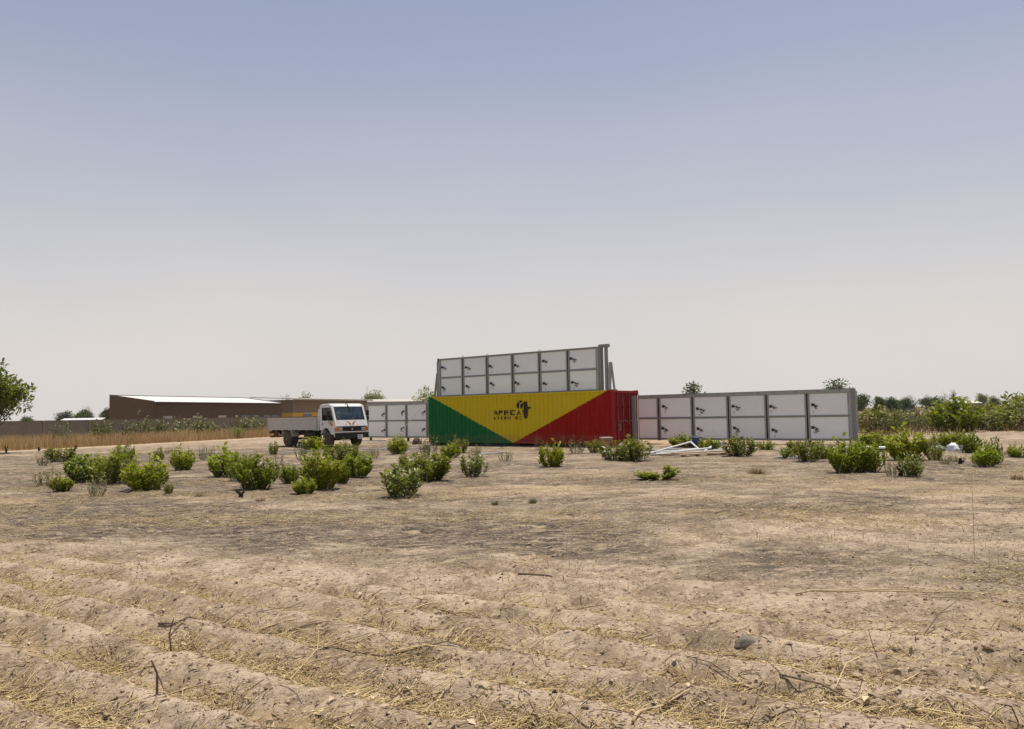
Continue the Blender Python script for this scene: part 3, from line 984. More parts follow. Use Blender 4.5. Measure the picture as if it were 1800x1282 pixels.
# rack on the container roof
t0 = C0 + CX * 0.22 + CY * 0.7
rackT = solar_rack('tilted-up rack of twelve solar panel backs standing on the container roof', (t0.x, t0.y, 2.735), 6, 1.785, 2.20, False, -1, seed=9)
LT = 6 * 1.785
MB().box(LT + 0.075, LT + 0.20, 0.0, 0.16, 0.0, 2.19).build('end_post', M_alu_dark, rackT)
MB().box(LT + 0.24, LT + 0.27, 0.02, 0.12, 0.0, 2.15).build('end_post', M_alu_dark, rackT)
MB().box(LT + 0.40, LT + 0.53, 0.0, 0.14, 0.0, 2.14).build('brace_post', M_alu_dark, rackT)
MB().cbox(LT + 0.075, LT + 0.62, -0.03, 0.20, 2.142, 2.30, 0.015).build('post_cap', M_alu_dark, rackT)
for sgn, xo in ((1, LT + 0.62), (-1, -0.16)):
    MB().bar((xo, 0.05, 0.0), (xo + 0.05 * sgn, 0.10, 1.40), 0.13, 0.10, (0, 1, 0)).build('brace', M_alu, rackT)
    MB().bar((xo + 0.28 * sgn, 0.05, 0.0), (xo + 0.10 * sgn, 0.10, 1.38), 0.07, 0.10, (0, 1, 0)).build('brace', M_alu_dark, rackT)
    MB().box(xo - 0.15, xo + 0.32, -0.03, 0.25, 0.001, 0.06).build('brace_foot', M_alu_dark, rackT)
MB().box(-0.13, -0.02, -0.02, 0.16, 2.05, 2.22).build('post_cap', M_gap, rackT)
MB().box(-0.20, -0.07, 0.0, 0.14, 0.0, 2.05).build('brace_post', M_alu_dark, rackT)
for k in (1, 2, 4):
    mb = MB()
    pts = [(k * 1.785 + 0.07 * math.cos(a), 0.06, 2.20 + 0.075 * math.sin(a)) for a in np.linspace(0, math.pi, 7)]
    mb.tube(pts, 0.015, 6).build('lifting_eye', M_alu, rackT)
# guy rope from the container's upper left corner
M_rope = mat('pale_rope', (0.80, 0.77, 0.70), 0.9, 0, 0.1, 10)
ra = C0 + Vector((0, 0, 2.5)) + CX * -0.02
rb = Vector((-8.0, 52.0, 0.03))
pts = [ra.lerp(rb, t) - Vector((0, 0, 0.10 * math.sin(math.pi * t))) for t in np.linspace(0, 1, 9)]
tag(MB().tube(pts, 0.02, 5).build('guy_rope', M_rope), 'pale rope slanting from the green container corner down to the ground', 'rope')
# ---------------------------------------------------------------- the truck (local x forward, y to its left, z up)
M_cab = mat('white_cab_paint', (0.76, 0.76, 0.74), 0.35, 0, 0.03, 3, dirt=(0.50, 0.42, 0.33), dirt_amt=0.55)
M_bed = mat('grey_bed_boards', (0.50, 0.475, 0.44), 0.7, 0, 0.12, 3, 0.15, 20, dirt=(0.27, 0.21, 0.155), dirt_amt=0.6)
M_bedtop = mat('pale_bed_edge', (0.62, 0.57, 0.50), 0.6, 0, 0.08, 4)
M_chas = mat('dusty_chassis', (0.035, 0.028, 0.022), 0.85, 0, 0.25, 5)
M_trim = mat('black_trim', (0.020, 0.020, 0.021), 0.5, 0, 0.15, 8)
M_chrome = mat('bumper_metal', (0.60, 0.60, 0.60), 0.3, 0.6, 0.05, 8)
M_lamp = mat('headlamp_lens', (0.45, 0.45, 0.42), 0.15, 0.2, 0.1, 20, spec=0.7)
M_amber = mat('amber_lens', (0.62, 0.16, 0.02), 0.25, 0, 0.1, 20, spec=0.6)
M_rim = mat('dusty_rim', (0.20, 0.155, 0.115), 0.8, 0, 0.2, 9)
M_seat = mat('dark_seat', (0.03, 0.03, 0.033), 0.8, 0, 0.2, 6)
M_plate = mat('number_plate', (0.72, 0.73, 0.72), 0.4, 0, 0.03, 10)
M_orange = mat('orange_decal', (0.66, 0.24, 0.05), 0.4, 0, 0.1, 10)
M_ydecal = mat('yellow_decal', (0.72, 0.48, 0.12), 0.4, 0, 0.1, 10)
M_rdecal = mat('red_decal', (0.50, 0.04, 0.025), 0.4, 0, 0.1, 10)
M_brown = mat('rusty_step', (0.13, 0.05, 0.03), 0.8, 0, 0.3, 8)
M_paper = mat('white_paper', (0.75, 0.76, 0.74), 0.7, 0, 0.03, 8)
def glass_mat():
    m = bpy.data.materials.new('cab_glass')
    m.use_nodes = True
    nt = m.node_tree
    b = nt.nodes['Principled BSDF']
    b.inputs['Base Color'].default_value = (0.05, 0.07, 0.07, 1)
    b.inputs['Roughness'].default_value = 0.04
    tr = nt.nodes.new('ShaderNodeBsdfTransparent')
    tr.inputs['Color'].default_value = (0.74, 0.84, 0.83, 1)
    gl = nt.nodes.new('ShaderNodeBsdfGlossy')
    gl.inputs['Roughness'].default_value = 0.03
    fr = nt.nodes.new('ShaderNodeFresnel')
    fr.inputs['IOR'].default_value = 1.5
    ms = nt.nodes.new('ShaderNodeMixShader')
    nt.links.new(fr.outputs['Fac'], ms.inputs['Fac'])
    nt.links.new(tr.outputs['BSDF'], ms.inputs[1])
    nt.links.new(gl.outputs['BSDF'], ms.inputs[2])
    nt.links.new(ms.outputs['Shader'], nt.nodes['Material Output'].inputs['Surface'])
    return m
M_glass = glass_mat()

truck = tag(empty('flatbed_truck', (-8.93, 44.26, tz(-9.6, 45.0)), math.radians(-45)), 'white cab-over flatbed truck with orange swoosh decals, parked beside the shrubs', 'truck')
W2 = 1.05
def zx(z):
    """x of the cab's front skin at height z"""
    pts = [(0.80, 0.0), (1.18, -0.005), (1.53, -0.115), (2.30, -0.43), (2.41, -0.55)]
    for (za, xa), (zb, xb) in zip(pts, pts[1:]):
        if z <= zb: return xa + (xb - xa) * (z - za) / (zb - za)
    return pts[-1][1]
# cab shell: the two sides, each with a window opening and a wheel arch
XR = -1.62
for s in (-1, 1):
    mb = MB()
    y0, y1 = (s * W2, s * (W2 - 0.05))
    a, b_ = min(y0, y1), max(y0, y1)
    zb_, zt = 1.50, 2.22                       # window opening
    mb.prism([(zx(0.80), 0.80), (zx(1.18), 1.18), (zx(zb_), zb_), (XR, zb_), (XR, 0.98), (-1.32, 0.98), (-1.18, 1.06), (-0.95, 1.10), (-0.72, 1.06), (-0.55, 0.95), (-0.46, 0.74), (-0.10, 0.72)], 'y', a, b_)
    mb.prism([(zx(zt), zt), (zx(2.30), 2.30), (zx(2.41) - 0.03, 2.385), (XR + 0.06, 2.385), (XR, 2.30), (XR, zt)], 'y', a, b_)
    mb.prism([(zx(zb_), zb_), (zx(zt), zt), (zx(zt) - 0.11, zt), (zx(zb_) - 0.13, zb_)], 'y', a, b_)      # front pillar
    mb.prism([(-1.38, zb_), (-1.38, zt), (XR, zt), (XR, zb_)], 'y', a, b_)                                # rear quarter
    mb.build('cab_side', M_cab, truck)
    dr = MB()
    e = s * (W2 + 0.003)
    dr.box(-1.375, -1.36, min(e, s * W2), max(e, s * W2), 0.99, 2.21)
    dr.box(-0.475, -0.46, min(e, s * W2), max(e, s * W2), 1.0, 1.49)
    door = dr.build('door_seam', M_trim, truck)
    MB().box(-1.34, -1.24, min(s * (W2 + .02), s * W2), max(s * (W2 + .02), s * W2), 1.30, 1.35).build('door_handle', M_trim, truck)
    yg = s * (W2 - 0.025)
    MB().prism([(zx(zb_) - 0.13, zb_), (zx(zt) - 0.11, zt), (-1.38, zt), (-1.38, zb_)], 'y', yg - 0.004, yg + 0.004).build('side_window', M_glass, truck)
    fr = MB()
    ya, yb = min(s * (W2 + .006), s * (W2 - .03)), max(s * (W2 + .006), s * (W2 - .03))
    fr.box(-1.38, -1.35, ya, yb, zb_, zt)
    fr.box(-1.35, zx(zt) - 0.11, ya, yb, zt - 0.03, zt)
    fr.box(-0.86, -0.83, ya, yb, zb_, zt - 0.03)
    fr.build('window_frame', M_trim, truck)
    # side decal: three slanted swooshes
    ys = s * (W2 + 0.004)
    for k, (mm, dx) in enumerate(((M_ydecal, 0.0), (M_orange, 0.10), (M_rdecal, 0.20))):
        MB().prism([(-0.78 + dx, 1.46 - k * .02), (-0.68 + dx, 1.46 - k * .02), (-0.44 + dx * .8, 1.27), (-0.42 + dx * .8, 1.20), (-0.52 + dx * .8, 1.22), (-0.66 + dx, 1.34)], 'y', min(ys, s * W2), max(ys, s * W2)).build('side_decal', mm, truck)
    # arch trim
    ring = [(-0.95 + 0.50 * math.cos(a_), 0.60 + 0.50 * math.sin(a_)) for a_ in np.linspace(0.12 * math.pi, 0.90 * math.pi, 9)]
    ring2 = [(-0.95 + 0.55 * math.cos(a_), 0.60 + 0.55 * math.sin(a_)) for a_ in np.linspace(0.12 * math.pi, 0.90 * math.pi, 9)]
    MB().prism(ring + ring2[::-1], 'y', min(s * (W2 + .03), s * (W2 - .25)), max(s * (W2 + .03), s * (W2 - .25))).build('mudguard', M_cab, truck)
# front skin
mb = MB()
def front_quad(z0, z1, ya, yb, off=0.0, mbx=None):
    t = (mbx or MB())
    x0, x1 = zx(z0) + off, zx(z1) + off
    t.add([(x0, ya, z0), (x0, yb, z0), (x1, yb, z1), (x1, ya, z1), (x0 - 0.03, ya, z0), (x0 - 0.03, yb, z0), (x1 - 0.03, yb, z1), (x1 - 0.03, ya, z1)],
          [(0, 1, 2, 3), (7, 6, 5, 4), (0, 4, 5, 1), (1, 5, 6, 2), (2, 6, 7, 3), (3, 7, 4, 0)])
    return t
front_quad(1.18, 1.53, -W2 + 0.05, W2 - 0.05).build('front_panel', M_cab, truck)
front_quad(0.88, 1.18, -W2 + 0.05, W2 - 0.05).build('grille_panel', M_trim, truck)
t = MB()
front_quad(1.53, 2.30, -W2 + 0.05, -W2 + 0.12, 0, t)
front_quad(1.53, 2.30, W2 - 0.12, W2 - 0.05, 0, t)
front_quad(2.27, 2.36, -W2 + 0.12, W2 - 0.12, 0, t)
t.build('windscreen_pillars', M_cab, truck)
t = MB()
front_quad(1.53, 1.57, -W2 + 0.12, W2 - 0.12, 0.004, t)
front_quad(1.57, 2.27, -W2 + 0.12, -W2 + 0.15, 0.004, t)
front_quad(1.57, 2.27, W2 - 0.15, W2 - 0.12, 0.004, t)
t.build('windscreen_seal', M_trim, truck)
front_quad(1.56, 2.27, -W2 + 0.14, W2 - 0.14, -0.012).build('windscreen', M_glass, truck)
MB().prism([(zx(2.36), 2.345), (zx(2.41) - 0.06, 2.41), (-0.9, 2.435), (-1.4, 2.43), (XR + 0.02, 2.38), (XR + 0.02, 2.34)], 'y', -W2 + 0.052, W2 - 0.052).build('cab_roof', M_cab, truck)
MB().box(XR, XR + 0.04, -W2 + 0.051, W2 - 0.051, 0.98, 1.62).box(XR, XR + 0.04, -W2 + 0.051, -0.85, 1.62, 2.34).box(XR, XR + 0.04, 0.85, W2 - 0.051, 1.62, 2.34).box(XR, XR + 0.04, -0.85, 0.85, 2.18, 2.34).build('cab_back', M_cab, truck)
MB().box(XR + 0.015, XR + 0.022, -0.85, 0.85, 1.62, 2.18).build('rear_window', M_glass, truck)
MB().box(XR + 0.04, -0.12, -W2 + 0.06, W2 - 0.06, 0.98, 1.04).build('cab_floor', M_seat, truck)
MB().prism([(-0.17, 1.10), (-0.20, 1.50), (-0.50, 1.46), (-0.55, 1.10)], 'y', -W2 + 0.06, W2 - 0.06).build('dashboard', M_trim, truck)
for ya, yb in ((-0.95, -0.05), (0.28, 0.90)):
    MB().cbox(-1.45, -0.92, ya, yb, 1.041, 1.38, 0.04).cbox(-1.56, -1.40, ya, yb, 1.39, 1.78, 0.04).build('seat', M_seat, truck)
mb = MB()
c_ = Vector((-0.66, 0.56, 1.60))
pts = [c_ + Vector((0.10 * math.sin(a_), 0.21 * math.cos(a_), 0.185 * math.sin(a_))) for a_ in np.linspace(0, 2 * math.pi, 17)]
mb.tube(pts, 0.016, 6).tube([c_, c_ + Vector((0.2, 0, -0.2))], 0.02, 6).bar(c_ + Vector((0, -.2, 0)), c_ + Vector((0, .2, 0)), 0.03, 0.02).build('steering_wheel', M_trim, truck)
MB().add([(-0.42, -0.45, 1.475), (-0.30, -0.40, 1.56), (-0.25, -0.05, 1.51), (-0.40, -0.02, 1.48), (-0.36, -0.25, 1.60)], [(0, 1, 4), (1, 2, 4), (2, 3, 4), (3, 0, 4)]).build('paper', M_paper, truck)
front_quad(1.86, 2.01, -0.76, -0.55, -0.052).build('sticker', M_paper, truck)
# wipers
for ya in (-0.55, 0.25):
    MB().bar((zx(1.60) + 0.02, ya, 1.58), (zx(1.66) + 0.02, ya + 0.55, 1.64), 0.015, 0.02).build('wiper', M_trim, truck)
MB().box(-0.60, -0.50, -0.05, 0.10, 2.425, 2.48).build('roof_lamp', M_trim, truck)
MB().bar((-0.44, 0.0, 2.36), (-0.30, 0.10, 2.02), 0.05, 0.03).build('mirror_stalk', M_trim, truck)
# front decal: mirrored swooshes on the front panel
for s in (-1, 1):
    for k, (mm, w0) in enumerate(((M_ydecal, 0.00), (M_orange, 0.08), (M_rdecal, 0.17))):
        t = MB()
        q = [(0.46 - w0, 1.50 - k * .02), (0.28 - w0 * .9, 1.46 - k * .03), (0.13 - w0 * .5, 1.32), (0.05, 1.21), (0.11 - w0 * .2, 1.21), (0.22 - w0 * .6, 1.36), (0.34 - w0, 1.47 - k * .02)]
        vs = [(zx(z) + 0.004, s * y, z) for y, z in q]
        t.add(vs, [tuple(range(len(q))) if s > 0 else tuple(reversed(range(len(q))))])
        t.build('front_decal', mm, truck)
    t = MB().add([(zx(z) + 0.004, s * y, z) for y, z in ((0.30, 1.21), (0.36, 1.21), (0.41, 1.30))], [(0, 1, 2) if s > 0 else (2, 1, 0)])
    t.build('front_decal', M_trim, truck)
# grille, lamps, bumper, plate
mb = MB()
for z in (0.945, 0.99, 1.035, 1.08):
    mb.box(0.0, 0.025, -0.58, 0.58, z, z + 0.018)
mb.build('grille', M_chas, truck)
mb = MB()
mb.lathe([(0.0, 0.0), (0.055, 0.0), (0.055, 0.012), (0.0, 0.012)], 14, Matrix.Translation((0.028, 0, 1.02)) @ Matrix.Rotation(math.pi / 2, 4, 'Z'))
mb.build('badge', M_chrome, truck)
for s in (-1, 1):
    a_, b_ = sorted((s * 0.62, s * 0.86))
    MB().cbox(-0.02, 0.03, a_, b_, 0.93, 1.10, 0.012).build('headlight', M_lamp, truck)
    a_, b_ = sorted((s * 0.875, s * (W2 + 0.005)))
    MB().cbox(-0.12, 0.025, a_, b_, 0.90, 1.12, 0.012).build('indicator', M_amber, truck)
MB().cbox(-0.04, 0.09, -W2 - 0.02, W2 + 0.02, 0.815, 0.885, 0.012).build('bumper_strip', M_chrome, truck)
MB().cbox(-0.10, 0.07, -W2 - 0.02, W2 + 0.02, 0.52, 0.812, 0.02).build('bumper', M_trim, truck)
pl = MB().box(0.072, 0.080, 0.32, 0.66, 0.46, 0.70).build('number_plate', M_plate, truck)
mb = MB()
for zz, ws in ((0.60, (.05, .05)), (0.50, (.05, .05, .05, .05))):
    yy = 0.49 - 0.035 * len(ws)
    for w in ws:
        mb.box(0.080, 0.083, yy, yy + w * 0.7, zz, zz + 0.065)
        yy += 0.07
mb.build('plate_marks', M_trim, pl)
MB().bar((0.05, -0.75, 0.44), (0.05, -0.2, 0.44), 0.04, 0.05).build('tow_bar', M_chrome, truck)
# mirrors
for s in (-1, 1):
    yo = s * (W2 + 0.22)
    mb = MB().cbox(-0.42, -0.32, yo - 0.10, yo + 0.10, 1.74, 2.06, 0.02).cbox(-0.42, -0.32, yo - 0.10, yo + 0.10, 1.50, 1.71, 0.02)
    mr = mb.build('mirror', M_trim, truck)
    MB().tube([(-0.42, s * W2, 2.10), (-0.38, yo, 2.10), (-0.38, yo, 1.46), (-0.30, s * W2, 1.44)], 0.013, 6).build('mirror_arm', M_trim, mr)
# chassis and running gear
for y in (-0.42, 0.42):
    MB().box(-7.2, -0.25, y - 0.04, y + 0.04, 0.68, 0.90).build('chassis_rail', M_chas, truck)
MB().box(-0.9, -0.2, -0.40, 0.40, 0.50, 0.95).build('engine', M_chas, truck)
WHEEL = MB().lathe([(0.26, -0.13), (0.40, -0.135), (0.455, -0.09), (0.47, 0.0), (0.455, 0.09), (0.40, 0.135), (0.26, 0.13)], 28).mesh('tyre', M_rubber, True)
RIM = MB().lathe([(0.0, -0.07), (0.08, -0.09), (0.13, -0.05), (0.20, -0.045), (0.25, -0.115), (0.27, -0.115), (0.27, 0.10), (0.0, 0.10)], 20).mesh('rim', M_rim)
HUB = MB().lathe([(0.0, -0.15), (0.06, -0.145), (0.075, -0.09), (0.075, -0.05)], 12).mesh('hub', M_rim)
def wheel(x, y, flip):
    w = link('wheel', WHEEL, truck, (x, y, 0.455))
    if flip: w.rotation_euler = (0, 0, math.pi)
    link('rim', RIM, w)
    link('hub', HUB, w)
for s in (-1, 1):
    wheel(-0.95, s * 0.90, s > 0)
    wheel(-5.25, s * 0.93, s > 0)
    wheel(-5.25, s * 0.64, s > 0)
for x in (-0.95, -5.25):
    MB().tube([(x, -0.8, 0.455), (x, 0.8, 0.455)], 0.07, 8).build('axle', M_chas, truck)
MB().lathe([(0.0, -0.5), (0.24, -0.5), (0.24, 0.5), (0.0, 0.5)], 16, Matrix.Translation((-3.0, -0.72, 0.66)) @ Matrix.Rotation(math.pi / 2, 4, 'Z')).build('fuel_tank', M_chas, truck)
# bed
BX0, BX1 = -7.35, -1.86
mb = MB()
for k in range(7):
    ya = -1.10 + k * 0.315
    mb = MB().box(BX0, BX1, ya, ya + 0.305, 1.00, 1.05)
    mb.build('plank', M_bed, truck)
for k in range(8):
    x = BX0 + 0.3 + k * 0.68
    MB().box(x, x + 0.08, -1.05, 1.05, 0.90, 0.998).build('cross_beam', M_chas, truck)
for s in (-1, 1):
    ya, yb = sorted((s * 1.112, s * 1.145))
    xm = (BX0 + BX1) / 2
    for a_, b_ in ((BX0 + 0.02, xm - 0.05), (xm + 0.05, BX1 - 0.02)):
        sd = MB().box(a_, b_, ya, yb, 0.985, 1.199).build('drop_side', M_bed, truck)
        for k in (1, 2):
            z = 0.985 + k * 0.222
            MB().box(a_, b_, ya, yb, z, z + 0.214).build('plank', M_bed, sd)
        MB().box(a_, b_, ya - 0.006, yb + 0.006, 1.652, 1.69).build('edge_rail', M_bedtop, sd)
        for q in (0.08, 0.36, 0.64, 0.92):
            x = a_ + q * (b_ - a_)
            e0, e1 = sorted((s * 1.147, s * 1.160))
            MB().box(x - 0.025, x + 0.025, e0, e1, 0.94, 1.08).build('hinge', M_bed, sd)
    for x in (BX0, xm, BX1):
        e0, e1 = sorted((s * 1.10, s * 1.155))
        MB().box(x - 0.04, x + 0.04, e0, e1, 0.95, 1.70).build('stake_post', M_bed, truck)
    # angled mudguard behind the cab side
    e0, e1 = sorted((s * 0.60, s * 1.08))
    MB().prism([(-5.85, 0.60), (-5.72, 0.95), (-5.68, 0.95), (-5.81, 0.60)], 'y', e0, e1).build('mudguard', M_bed, truck)
    MB().prism([(-4.65, 0.60), (-4.80, 0.95), (-4.76, 0.95), (-4.61, 0.60)], 'y', e0, e1).build('mudguard', M_bed, truck)
for x in (BX0 - 0.03, BX1 + 0.03):
    bd = MB().box(x - 0.018, x + 0.018, -1.09, 1.09, 0.985, 1.199).build('headboard' if x > -3 else 'tailgate', M_bed, truck)
    for k in (1, 2):
        z = 0.985 + k * 0.222
        MB().box(x - 0.018, x + 0.018, -1.09, 1.09, z, z + 0.214).build('plank', M_bed, bd)
# white guard frame between cab and bed
mb = MB()
for y in (-1.04, 1.04):
    mb.bar((-1.78, y, 0.95), (-1.72, y, 2.14), 0.05, 0.06)
mb.bar((-1.72, -1.04, 2.12), (-1.72, 1.04, 2.12), 0.05, 0.05)
for z in (1.05, 1.20, 1.35, 1.50):
    mb.bar((-1.76, -1.04, z), (-1.76, 1.04, z), 0.04, 0.06)
mb.build('guard_frame', M_cab, truck)
mb = MB().box(-7.45, -7.38, -0.95, 0.95, 0.52, 0.62).box(-7.38, -6.9, -0.75, -0.68, 0.55, 0.9).box(-7.38, -6.9, 0.68, 0.75, 0.55, 0.9).box(-7.45, -7.38, -1.0, 1.0, 0.78, 0.90)
mb.build('underrun_bar', M_brown, truck)

# ---------------------------------------------------------------- buildings and compound wall beyond the verge
M_mud = mat('brown_brick_wall', (0.120, 0.082, 0.050), 0.95, 0, 0.15, 1.5, 0.4, 6, dirt=(0.085, 0.058, 0.036), dirt_amt=0.6)
M_mud2 = mat('cement_render', (0.20, 0.155, 0.11), 0.95, 0, 0.12, 1.2, dirt=(0.14, 0.105, 0.075), dirt_amt=0.6)
M_wall = mat('grey_compound_wall', (0.215, 0.185, 0.142), 0.95, 0, 0.15, 0.8, 0.3, 8, dirt=(0.15, 0.12, 0.085), dirt_amt=0.7)
M_sheet = mat('white_roof_sheet', (0.60, 0.59, 0.55), 0.5, 0.0, 0.05, 1.0)
M_dull = mat('dull_roof_sheet', (0.44, 0.41, 0.35), 0.6, 0, 0.1, 1.0)
M_fascia = mat('pale_fascia', (0.42, 0.39, 0.33), 0.6, 0, 0.08, 2)
M_yel = mat('ochre_band', (0.52, 0.32, 0.045), 0.8, 0, 0.08, 2)
M_pane = mat('dull_window', (0.10, 0.11, 0.14), 0.3, 0, 0.15, 3, spec=0.6)
M_dark = mat('dark_roof_edge', (0.06, 0.05, 0.04), 0.8, 0, 0.2, 3)

# compound wall in bays between piers
wroot = tag(empty('compound_wall', (-46.0, 45.1, 0.0), 0), 'long grey cement compound wall behind the dry grass and the truck', 'wall')
wa, wb = Vector((0.0, 0.0, 0)), Vector((23.3, 53.0, 0))
wd = (wb - wa).normalized()
wn_ = Vector((-wd.y, wd.x, 0))
wlen = (wb - wa).length
nb = 14
Mw = Matrix(((wd.x, wn_.x, 0, 0), (wd.y, wn_.y, 0, 0), (0, 0, 1, 0), (0, 0, 0, 1)))
for k in range(nb):
    a_, b_ = k * wlen / nb, (k + 1) * wlen / nb
    MB().box(a_ + 0.13, b_ - 0.13, -0.08, 0.08, -0.3, 1.83, Mw).build('wall_bay', M_wall, wroot)
    MB().box(a_ - 0.128, a_ + 0.128, -0.13, 0.13, -0.3, 1.86, Mw).build('pier', M_wall, wroot)
    MB().box(a_ + 0.13, b_ - 0.13, -0.11, 0.11, 1.832, 1.885, Mw).build('coping', M_mud2, wroot)

def frame2(origin, dx, dy):
    d = Vector((dx, dy, 0)).normalized()
    n = Vector((-d.y, d.x, 0))
    return math.atan2(d.y, d.x)

# building A: long brown hall with a white mono-pitch roof sloping to the field
bA = tag(empty('brown_hall', (-35.7, 79.0, -0.2), math.atan2(20, 7)), 'long dark brown hall with white single-slope roof behind the compound wall', 'building')
LA, WA, ZE, ZB = 21.2, 5.5, 3.82, 4.55         # local y runs away from the field (to the left)
MB().box(0.2, LA - 0.2, 0.0, 0.2, 0, ZE - 0.08).build('front_wall', M_mud, bA)
MB().box(0.2, LA - 0.2, WA - 0.2, WA, 0, ZB + 0.06).build('back_wall', M_mud, bA)
for x in (0.0, LA - 0.2):
    MB().prism([(-0.02, 0), (WA + 0.02, 0), (WA + 0.02, ZB + 0.08), (-0.02, ZE + 0.05)], 'x', x, x + 0.2).build('gable_wall', M_mud, bA)
MB().prism([(-0.25, ZE - 0.09), (WA - 0.21, ZB - 0.05), (WA - 0.21, ZB - 0.01), (-0.25, ZE - 0.05)], 'x', 0.21, LA - 0.21).build('roof', M_sheet, bA)
MB().box(0.22, LA - 0.22, -0.30, -0.255, ZE - 0.18, ZE - 0.04).build('roof_edge', M_dark, bA)
MB().prism([(WA + 0.02, 3.1), (WA + 1.0, 2.75), (WA + 1.0, 2.83), (WA + 0.02, 3.2)], 'x', 0.0, 4.0).build('awning', M_dark, bA)
for x in (1.4, 5.6, 9.6, 13.4, 15.4, 17.6, 19.2):
    w = MB().box(x, x + 1.3, -0.03, 0.0, 1.35, 2.35).build('window', M_pane if x > 12 else M_fascia, bA)
    MB().box(x - 0.06, x + 1.36, -0.05, -0.005, 1.27, 1.345).build('sill', M_mud2, w)

# building B: pale classroom block with an ochre band
bB = tag(empty('classroom_block', (-28.7, 104.0, -0.2), math.atan2(16, 6.8)), 'cement classroom block with ochre painted band behind the truck cab', 'building')
LB, WB = 17.4, 6.0
MB().box(0.0, LB, 0.0, WB, 2.60, 4.30).build('upper_wall', M_mud2, bB)
MB().box(0.0, LB, -0.004, WB, 0, 2.596).build('painted_band', M_yel, bB)
MB().prism([(-0.7, 4.36), (WB + 0.3, 4.70), (WB + 0.3, 4.80), (-0.7, 4.46)], 'x', -0.9, LB + 0.4).build('roof', M_dull, bB)
MB().prism([(-0.76, 4.26), (-0.70, 4.26), (-0.70, 4.46), (-0.76, 4.46)], 'x', -0.9, LB + 0.4).build('roof_edge', M_fascia, bB)
for x in (2.2, 6.2, 10.2, 14.0):
    w = MB().box(x, x + 1.7, -0.05, -0.006, 1.40, 2.45).build('window', M_pane, bB)
    MB().box(x - 0.08, x + 1.78, -0.06, -0.007, 2.451, 2.55).build('window_head', M_fascia, w)
    MB().box(x + 0.82, x + 0.88, -0.062, -0.051, 1.40, 2.45).build('mullion', M_fascia, w)

# building C behind them with a long pale roof
bC = tag(empty('pale_roofed_block', (-33.5, 132.0, -0.2), math.atan2(12, 20)), 'building of which only a long pale roof shows above the left solar rack', 'building')
MB().box(0.0, 20.0, 0.0, 6.0, 0, 4.35).build('wall', M_mud2, bC)
MB().prism([(-0.6, 4.40), (6.4, 4.95), (6.4, 5.03), (-0.6, 4.48)], 'x', -0.5, 20.5).build('roof', M_dull, bC)
MB().prism([(-0.66, 4.30), (-0.60, 4.30), (-0.60, 4.48), (-0.66, 4.48)], 'x', -0.5, 20.5).build('roof_edge', M_fascia, bC)

# far sheds on the left and small houses on the right
def small_house(name, label, x, y, w, d, h, rz, m_wall, m_roof, slope=0.6):
    r = tag(empty(name, (x, y, -0.28), rz), label, 'building', 'far houses')
    MB().box(0, w, 0, d, 0, h).build('wall', m_wall, r)
    MB().prism([(-0.3, h + 0.01), (d + 0.3, h + slope), (d + 0.3, h + slope + 0.08), (-0.3, h + 0.09)], 'x', -0.3, w + 0.3).build('roof', m_roof, r)
    MB().box(w * 0.2, w * 0.2 + 0.9, -0.03, 0.0, 0, 2.0).build('door', M_pane, r)
    MB().box(w * 0.6, w * 0.6 + 1.0, -0.03, 0.0, 1.0, 1.9).build('window', M_pane, r)
small_house('low_shed', 'low shed with bright white roof behind the wall left of the brown hall', -85.0, 150.0, 6.5, 4.0, 2.25, 0.3, M_mud2, M_sheet, 0.45)
M_pinkish = mat('pink_mud_plaster', (0.30, 0.225, 0.18), 0.9, 0, 0.1, 1.5)
small_house('mud_house', 'small pinkish mud house half hidden by the thicket at the right', 137.0, 258.0, 2.8, 3.0, 2.8, 0.0, M_pinkish, M_pinkish, 0.05)
small_house('long_hut', 'long hut with gleaming white roof behind the thicket near the right edge', 155.5, 280.0, 8.5, 4.5, 2.65, -0.1, M_mud2, M_sheet, 0.75)
small_house('brown_hut', 'dark brown hut between the far trees and the pinkish mud house', 124.5, 262.0, 8.0, 3.0, 2.35, 0.1, M_mud, M_mud, 0.05)
# antenna mast
o = MB().tube([(-23.38, 128.0, -0.25), (-23.38, 128.0, 6.8)], 0.045, 6, 0.02).build('antenna_mast', M_gap)
tag(o, 'thin antenna mast rising behind the truck cab against the sky', 'mast')
# ---------------------------------------------------------------- shrubs
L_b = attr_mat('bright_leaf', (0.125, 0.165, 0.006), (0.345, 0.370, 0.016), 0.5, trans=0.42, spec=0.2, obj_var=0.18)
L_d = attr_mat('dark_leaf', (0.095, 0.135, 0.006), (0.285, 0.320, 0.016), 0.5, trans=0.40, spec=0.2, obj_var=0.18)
L_o = attr_mat('olive_leaf', (0.105, 0.125, 0.010), (0.290, 0.285, 0.034), 0.55, trans=0.38, spec=0.2, obj_var=0.18)
L_g = attr_mat('glossy_pale_leaf', (0.060, 0.095, 0.008), (0.29, 0.32, 0.045), 0.36, trans=0.36, spec=0.36, obj_var=0.15)
L_s = attr_mat('dusty_leaf', (0.095, 0.105, 0.030), (0.25, 0.24, 0.08), 0.6, trans=0.2, spec=0.3, obj_var=0.18)
L_r = attr_mat('reddish_leaf', (0.10, 0.055, 0.022), (0.20, 0.15, 0.06), 0.6, trans=0.2, spec=0.3, obj_var=0.12)
M_stem = mat('shrub_stem', (0.085, 0.058, 0.036), 0.9, 0, 0.25, 12)
M_bark = mat('grey_bark', (0.12, 0.095, 0.07), 0.95, 0, 0.25, 6, 0.4, 15)
M_char = mat('charred_wood', (0.012, 0.010, 0.009), 0.9, 0, 0.3, 20, 0.5, 40)

